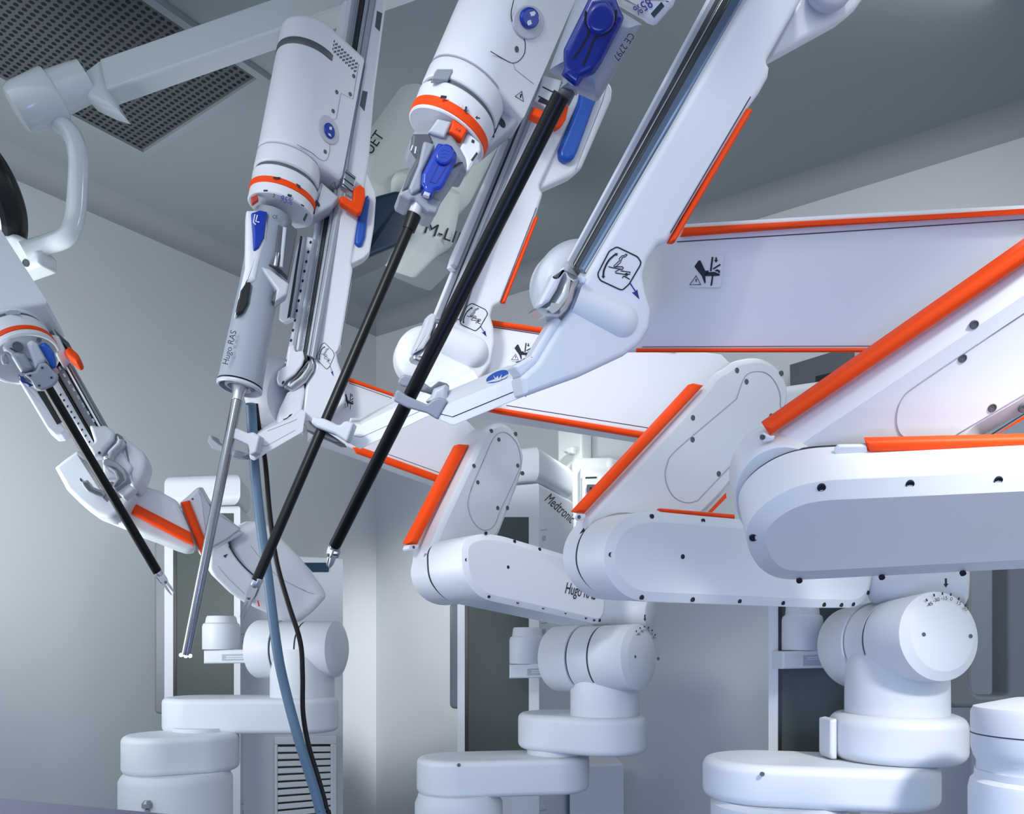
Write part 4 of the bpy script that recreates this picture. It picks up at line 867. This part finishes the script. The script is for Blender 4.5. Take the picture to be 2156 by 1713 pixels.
# guide rail with perforated strip
RK = pl3((718, 427, 2.095), (659, 752, 2.095), (660, 427, 2.13))
rc_ = rail(c2, (742, -60), (802, -60), (622, 738), (659, 752), RK, [(0, .12, 'white', .012), (.14, .34, 'softrail', .002), (.35, .40, 'metal', .006), (.42, .58, 'darkrail', -.001), (.60, .74, 'softrail', .006), (.76, .97, 'softrail', .008)])
decal('rail_teeth', [circ(lerp((742 + 24, -60), (622 + 15, 738), f), 1.6, 8, 3.5, .2) for f in [i / 60 for i in range(4, 60)]], RK, 'white', rc_, lift=.002)
ps = slab('perforated_strip', V5('668,228 704,238 640,540 556,1022 528,1016 590,740'), RK, .01, 'white', rc_, .002, off=.022)
decal('strip_holes', [circ(p, 2.2, 8, 3.4, .3) for p in V5('690,265 676,325 664,385 652,445 641,505 628,567 616,628 605,690 593,750 581,812 569,875 557,940 543,1000')], RK, 'ink', ps, lift=.0228)
slab('rail_cover', fil(V5('600,295 636,215 640,240 562,728 585,732 515,762 490,745 500,640 540,600'), 4), RK, .014, 'white', rc_, .003, off=.03)
decal('cover_slot', [V5('628,225 640,228 560,728 545,738')], RK, 'seam', rc_, lift=.031)
slab('rail_lip', V2('905,0 870,330 800,270 850,40 870,0'), RK, .012, 'white', rc_, .002, off=.004)
ck = slab('column_end', fil(X8('600,100 722,192 752,272 738,352 640,505 560,560 460,637 340,577 380,490 500,410 590,300 620,212'), 6), RCc.back(-.014), .06, 'metal', c2, .010, k=5)
ec = slab('end_cover', fil(X8('410,40 480,20 500,122 600,100 622,205 590,295 500,412 380,492 340,548 270,525 258,470 280,370 340,320 380,300'), 5), RCc.back(-.022), .03, 'white', ck, .004)
decal('cover_hole', [circ(X8('343,520')[0], 2.6, 12, 4.2, .5)], RCc.back(-.022), 'ink', ec, lift=.001)
A_, B_ = P(612, 832, 2.16), P(560, 822, 2.2)
lathe('knuckle_drum', A_, B_ - A_, [(0, L(66, 2.16)), (.02, L(72, 2.16)), (.05, L(72, 2.16)), (.064, L(66, 2.16)), (.07, L(52, 2.16))], 'white', c2, 64)
# docking arm
BC = pl3((600, 920, 2.06), (530, 960, 2.02), (600, 860, 2.07))
slab('bracket_side', fil(X8('300,850 400,640 620,522 630,640 590,860 500,960 270,1060'), 4), BC.back(.012), .05, 'white', c2, .005)
dc = slabx('docking_arm', fil(X8('20,1195 100,1135 270,1055 480,965 590,870 640,900 600,1160 130,1432 60,1480 -30,1530 -90,1500 -50,1360'), 5), BC, vec((560, 930, 2.03), (556, 922, 2.1)), 'white', c2, .0022)
stroke('arm_seam', X8('20,1300 120,1340 500,1130'), 1.0, BC, 'faint', dc)
stroke('arm_seam', X8('140,1145 480,1010 520,990'), 1.2, BC, 'faint', dc)
decal('side_print', line(X8('345,1000 400,975 440,930'), 2) + line(X8('420,960 460,925'), 2), BC, 'ink', dc, lift=.001)
cc = slab('trocar_clamp', fil(V5('170,1458 183,1422 215,1414 300,1450 330,1444 376,1470 352,1570 312,1592 300,1525 200,1482'), 4), Pl(P(520, 925, 1.985), (0, 1, .1)), .03, 'greylight', c2, .003)
slab('clamp_jaw', fil(V5('48,1500 60,1462 75,1466 82,1490 120,1520 165,1545 240,1560 310,1582 260,1602 205,1600 80,1552'), 4), Pl(P(500, 950, 2.04), (0, 1, .1)), .04, 'grey', cc, .0025)
# drive unit
DC = Drive((594, 424), 2.02, (663, 66), 2.03)
R_ = 66
bod = axprism('drive_unit', DC.o, DC.A, DC.e1, DC.e2, [(a * DC.k, b * DC.k) for a, b in dsec(R_, 108)], DC.t(-352), DC.t(-78), 'white', c2, .012, 6)
PPc = DC.panel(R_)
DC.lathe('swivel_collar', [(-84, 60), (-80, 66), (-48, 67), (-46, 65), (-45, 62), (-39, 62), (-38, 65), (-36, 67), (-10, 66), (18, 67), (20, 64), (19, 59)], 'white', bod)
DC.lathe('collar_ring', [(-13, 66.4), (-12, 68), (-1, 68), (0, 66.4)], 'orange', bod)
DC.lathe('collar_plate', [(4, 62), (18.5, 60), (18.6, .1)], 'grey', bod)
DC.lathe('collar_gap', [(-45, 63), (-39, 63)], 'darkgrey', bod)
DC.lathe('collar_gap', [(-82, 66.6), (-80, 66.6)], 'faint', bod)
DC.lathe('status_band', [(-300, 66.6), (-299, 67.2), (-287, 67.2), (-286, 66.6)], 'darkgrey', bod)
DC.lathe('top_dome', [(-352, 44), (-358, 40), (-366, 30), (-370, 14), (-371, .1)], 'darkgrey', bod)
text('marker_number', '95%', DC.front(R_ + 2), V2('440,1505')[0], 14, -18, 'indigo', bod, sx=.85)
text('collar_lettering', '3', DC.front(R_ + 2), V2('345,1470')[0], 8, -10, 'ink', bod)
for q in (V2('268,1425 300,1425 298,1437 266,1437'), V2('450,1455 482,1465 478,1480 446,1470'), V2('552,1530 575,1545 570,1553 548,1540'), V2('340,1328 395,1330 390,1342 338,1340'), V2('512,1375 545,1395 548,1420 520,1400')): decal('collar_slot', [q], DC.front(R_ + 3), 'seam', bod)
decal('green_window', [V2('588,1598 600,1612 576,1665 562,1648')], DC.front(R_ - 4), 'green', bod)
slab('red_tab', fil(V2('170,1480 220,1455 232,1500 180,1535'), 3), DC.front(R_ - 30), .01, 'red', bod, .002)
bt = slab('button_recess', circ(V2('760,975')[0], 19, 32, 33, -.35), PPc, .006, 'greylight', bod, .002, off=.002)
slab('blue_button', circ(V2('768,980')[0], 10, 28, 17.5, -.3), PPc, .006, 'blue', bt, .002, off=.005)
decal('button_print', [V2('765,950 782,955 780,978 762,970'), V2('755,1000 770,1005 778,1028 758,1015')], PPc, 'white', bt, lift=.0056)
decal('vent_holes', [circ((V2('800,310')[0][0] + 3.0 * i + j * -1.4, V2('800,310')[0][1] + 2.9 * i + 8.0 * j + (i % 2) * 3.2), .95, 8, 2.6, .1) for i in range(17) for j in range(3)], PPc, 'ink', bod)
for p in V2('945,572 918,708 817,692 790,835 730,1140'): screw(PPc, p, 3.2, bod)
stroke('panel_seam', V2('985,480 940,745 850,700 815,890 790,900'), 1.1, PPc, 'faint', bod)
stroke('panel_seam', cat(V2('520,1085 620,1140 700,1200 745,1195 765,1130 765,1080'), 4), 1.2, PPc, 'faint', bod)
tri = V2('800,1365 815,1425 768,1395'); decal('warning_triangle', line(tri, 1.1, True), PPc, 'ink', bod)
slab('drive_bracket', fil(V2('700,1360 840,1480 790,1540 620,1635 640,1560 660,1450'), 4), DC.front(14), .05, 'greylight', bod, .005)
decal('bracket_holes', [circ(V2('668,1525')[0], 4, 12, 9, -.7)], DC.front(14), 'seam', bod, lift=.001)
bk = slab('latch_buckle', V2('885,1262 968,1330 940,1445 855,1395 870,1320'), DC.front(20), .02, 'metal', bod, .003)
decal('buckle_grooves', line(V2('882,1290 955,1345'), 1.8) + line(V2('872,1340 945,1395'), 2) + line(V2('862,1380 935,1440'), 2.2), DC.front(20), 'ink', bk, lift=.001)
slab('orange_latch', fil(V2('835,1475 880,1470 940,1510 945,1420 985,1380 1030,1410 1035,1480 1005,1590 975,1605 850,1520'), 4), DC.front(24), .02, 'orange', bod, .004)
wc = slab('grip_wing', fil(V2('1040,1290 1062,1340 1105,1440 1112,1500') + V5('1085,170 1060,325 1020,365 945,402 925,200 965,20'), [5, 10, 12, 8, 8, 15, 15, 3, 3, 3]), RCc.back(.004), .03, 'white', c2, .003)
slab('blue_grip', fil(V5('1000,20 1050,-40 1060,0 1030,230 1010,285 985,290 965,270 968,220'), [3, 10, 5, 8, 8, 8, 8, 6]), RCc.back(-.004), .02, 'handle_blue', wc, .005)
# endoscope
en = thing('endoscope', 'grey endoscope with lettered barrel and bright lit steel tube hanging from the left central drive', 'endoscope', P(390, 1380, 2.08))
DE = Drive((505, 812), 1.98, (578, 440), 2.02)
bar = DE.lathe('barrel', [(-362, 40), (-330, 42), (-200, 40), (-178, 41), (-10, 45), (-3, 46), (-3, 45.5), (-8, 40), (-9, 20)], 'grey', en, 64)
bar.data.materials[0] = M['greybarrel'] = mat('grey_barrel_enamel', (150, 158, 170), .3)
lathe('barrel_rim', DE.o, DE.A, DE.prof([(0, 45.6), (1, 46.6), (5, 46.4), (7.5, 44), (7, 41)]), 'greylight', bar, 64, cap=False)
lathe('rim_recess', DE.o, DE.A, DE.prof([(7, 41), (-3, 39), (-4, 31), (4, 30), (4.5, 25), (-6, 22), (-7, 14)]), 'grey', bar, 64, cap=False)
DE.lathe('steel_cone', [(-5, 18), (4, 17), (12, 13), (22, 11.5), (30, 11)], 'metal', en)
EF = DE.front(44)
slab('white_shell', fil(V5('292,60 290,170 286,410 252,560 218,718 235,716 268,640 320,515 352,500 370,420 388,330 418,250 428,170 422,60'), 4), EF, .04, 'white', en, .008)
slab('shell_opening', fil(V5('256,565 290,515 320,508 302,640 272,692 222,716 242,640'), 4), DE.front(45), .012, 'black', en, .002, off=.002)
slab('side_cutout', V5('492,150 530,180 560,140 610,190 585,330 552,478 505,432 432,402 470,330'), DE.front(46), .02, 'darkgrey', en, .003)
slab('cutout_bar', V5('520,165 545,170 520,420 498,415'), DE.front(49), .012, 'greylight', en, .003)
cyl('light_post', DE.front(50).at(V5('470,415')[0]), DE.front(50).at(V5('485,330')[0]), L(4, 1.95), 'metal', en, bev=.001)
slab('barrel_band', V5('385,412 440,428 505,480 560,520 545,590 470,636 480,560 400,450'), DE.front(44), .03, 'greylight', en, .005)
slab('connector_block', V5('480,545 545,590 470,640 450,625'), DE.front(40), .03, 'darkgrey', en, .004)
slab('blue_clip', fil(V5('320,80 375,60 425,70 405,230 370,295 335,320 330,210'), 5), DE.front(50), .02, 'blue', en, .005)
decal('clip_print', line(V5('345,90 335,140 350,155'), 2.5) + line(V5('360,95 350,135 372,140'), 2.5), DE.front(50), 'white', en, lift=.001)
text('barrel_lettering', 'CE', DE.front(47), V5('470,108')[0], 7, -8, 'ink', en, lift=.001)
text('barrel_lettering', 'Hugo RAS', DE.front(46), V5('188,920')[0], 13, 75.5, 'seam', bar, sx=.98, lift=.004)
tube('steel_tube', [P(503, 822, 1.98), P(392, 1378, 2.03)], [L(11, 1.98), L(9.6, 2.03)], 'steel', en, 28, 0)
for p in W2('268,1378 300,1385 330,1384'):
    q = P(p[0], p[1], 2.028); bm = bmesh.new(); bmesh.ops.create_uvsphere(bm, u_segments=12, v_segments=8, radius=L(4, 2.08)); bmesh.ops.translate(bm, vec=q, verts=bm.verts); mk('lit_lens', bm, 'led', en)
# its cables
cg = tag(tubepx('light_cable', [(528, 850, 2.03), (531, 900, 2.06), (536, 985, 2.11), (547, 1090, 2.12), (562, 1200, 2.12), (584, 1370, 2.12), (603, 1460, 2.12), (630, 1560, 2.1), (655, 1640, 2.1), (672, 1700, 2.1), (676, 1760, 2.1), (676, 2200, 2.1)], 10.5, 'drape', None), 'thick blue-grey cable hanging below the endoscope', 'cable')
cb_ = tag(tubepx('camera_cable', [(538, 850, 2.08), (545, 900, 2.09), (558, 970, 2.13), (568, 1080, 2.15), (582, 1180, 2.15), (607, 1270, 2.15), (632, 1350, 2.15), (637, 1420, 2.15), (638, 1500, 2.15), (650, 1570, 2.15), (668, 1630, 2.15), (687, 1700, 2.15), (694, 1760, 2.15), (696, 2200, 2.15)], 5.2, 'shaft', None), 'thin black cord hanging beside the blue-grey cable', 'cable')
# ================================================================ arm of the leftmost cart
QD = Pl(P(560, 1180, 2.42), (-.45, 1, .15))
el = slab('forearm', fil(W2('600,560 690,490 770,442 870,468 960,560 1100,700 1250,900 1292,975 1200,1075 1090,1165 980,1152 870,1092 735,1035 690,900'), 60), QD, .16, 'white', c1, .02, k=7)
rg = slab('elbow_drum', fil(W2('470,640 540,600 582,582 620,650 690,745 790,845 735,1035 690,1005 610,950 500,842 464,785'), 40), QD.back(-.02), .12, 'white', c1, .006, k=5)
stroke('elbow_gap', cat(W2('600,622 650,700 710,770 775,828'), 5), 3.0, QD.back(-.0215), 'seam', rg, lift=.001)
stroke('drum_seam', cat(W2('525,760 580,830 640,890 710,955'), 5), 1.2, QD.back(-.0215), 'faint', rg, lift=.001)
stroke('forearm_seam', cat(W2('750,620 830,720 950,840 1120,930 1190,955'), 5), 1.2, QD, 'faint', el, lift=.001)
decal('index_mark', [W2('560,690 592,676 574,705')], QD.back(-.0215), 'seam', rg, lift=.001)
decal('orange_mark', [W2('795,1000 805,1000 814,1040 804,1043')], QD.back(-.0215), 'orange', rg, lift=.002)
QL = Pl(P(410, 1090, 2.30), (-.3, 1, .2))
ll = slab('upper_link', fil(W2('255,325 330,262 388,208 480,370 700,540 590,600 470,690 400,692 330,560'), 6), QL, .10, 'white', c1, .008)
slab('link_panel', W2('395,215 480,370 680,505 590,575 470,640 440,560'), QL.back(-.006), .02, 'greylight', ll, .004)
grip_strip(ll, W2('262,322 322,306 436,590 404,686'), QL, .016, .02, .008)
screw(QL, W2('348,297')[0], 1.8, ll)
QX = pl3((180, 1020, 2.16), (420, 1140, 2.28), (300, 960, 2.22))
xd = slab('cross_link', fil(X6('760,1040 830,1030 960,955 1110,1000 1310,1110 1430,1400 1500,1600 1420,1620 1300,1582 1180,1532 1100,1500 960,1450 800,1372 470,1240 600,1100'), 30), QX, .07, 'white', c1, .01)
grip_strip(xd, X6('778,1190 858,1124 1440,1425 1475,1556 1380,1520 800,1215'), QX, .012, .02, .008)
QK = pl3((140, 1000, 2.12), (240, 1050, 2.14), (190, 940, 2.14))
kd = slab('knuckle_disc', fil(X6('64,772 180,680 295,598 345,630 480,850 570,1000 690,1050 880,1010 800,1180 640,1290 470,1242 330,1140 180,990 150,930'), [4, 30, 8, 20, 40, 40, 20, 6, 30, 30, 40, 60, 40, 20]), QK, .07, 'white', c1, .009, k=5)
slab('knuckle_motor', fil(X6('720,432 790,480 960,620 985,700 975,780 930,900 870,995 800,935 700,900 560,800 545,700 640,640 740,560'), 10), QK.back(-.02), .07, 'white', c1, .010, k=5)
slab('inner_plate', fil(X6('545,690 640,680 720,600 850,770 790,880 600,900 560,850'), 6), QK.back(-.03), .02, 'white', c1, .004)
slab('docking_arm', fil(X6('680,1010 800,930 875,990 760,1085'), 3), QK.back(-.045), .03, 'white', c1, .004)
cd = slab('trocar_clamp', fil(X6('548,745 560,690 610,690 700,730 770,790 805,885 790,920 680,1005 640,975 690,890 662,820 610,785 575,775'), 6), QK.back(-.06), .03, 'grey', c1, .003)
slab('clamp_jaw', fil(X6('318,878 335,880 350,915 400,898 430,960 500,990 580,1020 590,1050 562,1090 480,1062 400,1022 350,960'), 4), QK.back(-.055), .03, 'grey', cd, .003)
decal('clamp_recess', [X6('600,755 690,780 750,840 770,900 690,975 665,970 720,890 690,810'), X6('350,930 395,930 440,990 540,1030 545,1060 410,1010')], QK.back(-.06), 'darkgrey', cd, lift=.001)
RD = pl3((150, 850, 2.08), (200, 830, 2.10), (60, 700, 2.07))
rd = rail(c1, (60, 722), (102, 682), (186, 938), (226, 905), RD, [(0, .26, 'white', .012), (.26, .36, 'black', .002), (.37, .72, 'dmetal', .004), (.75, .86, 'metal', .010), (.88, 1.0, 'dmetal', .012)])
decal('strip_holes', [circ(p, 1.8, 8, 2.6, .5) for p in X6('130,50 165,105 200,165 238,222 270,278 308,337 345,400 382,460 420,522')], RD, 'ink', rd, lift=.0132)
decal('rail_teeth', [[(x, y), (x + 3, y - 2), (x + 7, y + 5), (x + 4, y + 7)] for x, y in X5('700,1212 755,1298 812,1385 868,1470 925,1560 980,1650') + X6('295,70 343,145 392,220 442,295 495,375')], RD, 'white', rd, lift=.0052)
rdc = slab('rail_cover', fil(W1('70,570 185,655 300,815 330,848 300,865 265,868 228,835'), [4, 3, 3, 3, 6, 10, 10]), RD.back(-.012), .04, 'white', rd, .004)
decal('cover_slot', [W1('180,655 215,655 302,806 278,818')], RD.back(-.012), 'black', rdc, lift=.001)
ec = slab('end_cover', fil(X6('410,340 500,360 575,350 625,380 672,420 660,492 560,612 530,655 460,668 425,600 395,555 470,520'), 6), RD.back(-.022), .03, 'white', c1, .006)
decal('cover_hole', [circ(X6('520,632')[0], 3.4, 12, 3.0)], RD.back(-.022), 'ink', ec, lift=.001)
slab('column_end', fil(X6('676,410 738,448 765,490 742,562 660,640 640,725 560,690 535,655 565,608 662,500'), 6), RD.back(-.012), .05, 'metal', c1, .010, k=5)
slab('side_rail', W1('295,470 330,480 530,835 495,832'), RD.back(.01), .03, 'metal', rd, .006)
# drive unit
DD = Drive((46, 745), 2.0, (-113, 490), 2.08)
R_ = 70
bod = axprism('drive_unit', DD.o, DD.A, DD.e1, DD.e2, [(a * DD.k, b * DD.k) for a, b in dsec(R_, 98, 75, -62)], DD.t(-330), DD.t(-44), 'white', c1, .008)
DD.lathe('swivel_collar', [(-50, 64), (-46, 70), (-40, 71), (-38, 67), (-33, 67), (-31, 70), (-28, 71), (-4, 70), (12, 71), (15, 68), (14, 62)], 'white', bod)
DD.lathe('collar_ring', [(-6, 70.4), (-5, 72), (3, 72), (4, 70.4)], 'orange', bod)
DD.lathe('collar_gap', [(-38, 68), (-33, 68)], 'darkgrey', bod)
DD.lathe('collar_plate', [(4, 66), (14.6, 64), (14.7, .1)], 'grey', bod)
decal('collar_window', [X5('0,560 120,530 220,530 250,575 150,585 15,615')], DD.front(R_ - 8), 'grey', bod, lift=.004)
slab('drive_bracket', fil(X5('560,800 700,820 775,985 760,1030 670,1080 640,950'), 5), DD.front(-10), .05, 'white', bod, .006)
slab('latch_buckle', X5('640,740 700,800 820,905 800,960 740,900'), DD.front(-14), .03, 'darkgrey', bod, .004)
slab('orange_latch', fil(X5('770,1000 830,945 870,985 930,1040 960,1120 915,1155 800,1060'), 5), DD.front(-6), .03, 'orange', bod, .006)
slab('orange_tab', fil(X5('535,810 570,840 618,915 610,950 575,930 530,860'), 4), DD.front(8), .02, 'orange', bod, .004)
slab('collar_tab', fil(X5('380,760 450,745 535,790 525,870 390,830'), 4), DD.front(22), .02, 'greylight', bod, .004)
idd = thing('surgical_grasper', 'black-shafted grasper at the far left, its tip pointing down-right before the grey cart column', 'surgical instrument', P(360, 1245, 2.2), 'long black-shafted graspers')
ID = Pl(P(60, 760, 1.84), (-.5, 1, .36))
hb = slab('instrument_body', fil(X5('20,960 100,870 250,840 370,850 440,890 490,1010 550,1150 640,1230 690,1300 600,1330 420,1290 275,1300 160,1140 100,1060 30,1020'), 8), ID, .11, 'grey', idd, .012, off=.006, k=6)
slab('body_ridge', fil(X5('310,930 380,885 450,930 560,1130 500,1200 420,1250'), 8), ID.back(-.016), .02, 'greylight', hb, .008, k=5)
slab('body_ridge', fil(X5('110,1060 210,1030 300,1050 410,1240 300,1290 250,1290'), 8), ID.back(-.014), .02, 'grey', hb, .008, k=5)
slab('body_foot', fil(X5('275,1300 350,1275 420,1270 470,1170 545,1160 590,1200 620,1240 700,1320 690,1390 645,1440 560,1480 490,1500 420,1470 370,1380'), 6), ID.back(-.02), .02, 'grey', hb, .004)
slab('side_plate', fil(X5('5,1060 60,1050 120,1150 90,1190 30,1185 5,1130'), 5), ID.back(.0), .02, 'grey', hb, .004)
decal('plate_holes', [circ(p, 3, 10, 2.4) for p in X5('508,1222 362,1315 618,1340 470,1435')] , ID.back(-.02), 'seam', hb, lift=.001)
screw(ID, X5('212,965')[0], 8, hb, off=.012); screw(ID, X5('470,886')[0], 4, hb, off=.012)
slab('release_clip', fil(X5('455,935 540,918 600,965 645,1040 668,1130 680,1225 620,1235 560,1120'), 6), ID.back(-.014), .02, 'handle_blue', idd, .006)
slab('release_clip', fil(X5('215,1290 290,1370 405,1440 350,1455 280,1405 220,1335'), 5), ID.back(-.016), .02, 'navy', idd, .005)
dv = (P(330, 1200, 2.18) - P(92, 800, 1.87)).normalized(); n0 = P(86, 789, 1.855)
cyl('instrument_neck', n0 - dv * .01, n0 + dv * L(20, 1.9), L(13, 1.9), 'grey', idd, r2=L(12, 1.9), bev=.003)
tube('shaft', [P(90, 797, 1.86), P(332, 1204, 2.18)], [L(9.6, 1.905), L(9.6, 2.18)], 'shaft', idd, 24, 0)
wrist(idd, (329, 1199), (364, 1250), 2.178, 2.2, 10)
# ================================================================ operating table edge
tb = thing('operating_table', 'dark purple operating table edge at the bottom left corner', 'table', (-.45, .7, 0))
A, B = Vector((-1.15, 1.337)) * S, Vector((.45, .761)) * S; nn = Vector((-.34, -.94)) * .38
zt = H - .232 * S
prism('mattress', [tuple(A), tuple(B), tuple(B + nn), tuple(A + nn)], zt - .06, zt, 'purple', tb, .012)
prism('table_top', inset([tuple(A), tuple(B), tuple(B + nn), tuple(A + nn)], .02), zt - .10, zt - .061, 'darkgrey', tb, .006)
m_ = (A + B) / 2 + nn / 2
lathe('pillar', Vector((m_.x, m_.y, .06)), Vector((0, 0, 1)), [(0, .14), (.3, .12), (zt - .161, .12)], 'metal', tb)
prism('foot', [(m_.x - .5, m_.y - .16), (m_.x + .5, m_.y - .16), (m_.x + .5, m_.y + .16), (m_.x - .5, m_.y + .16)], 0, .06, 'darkgrey', tb, .01)
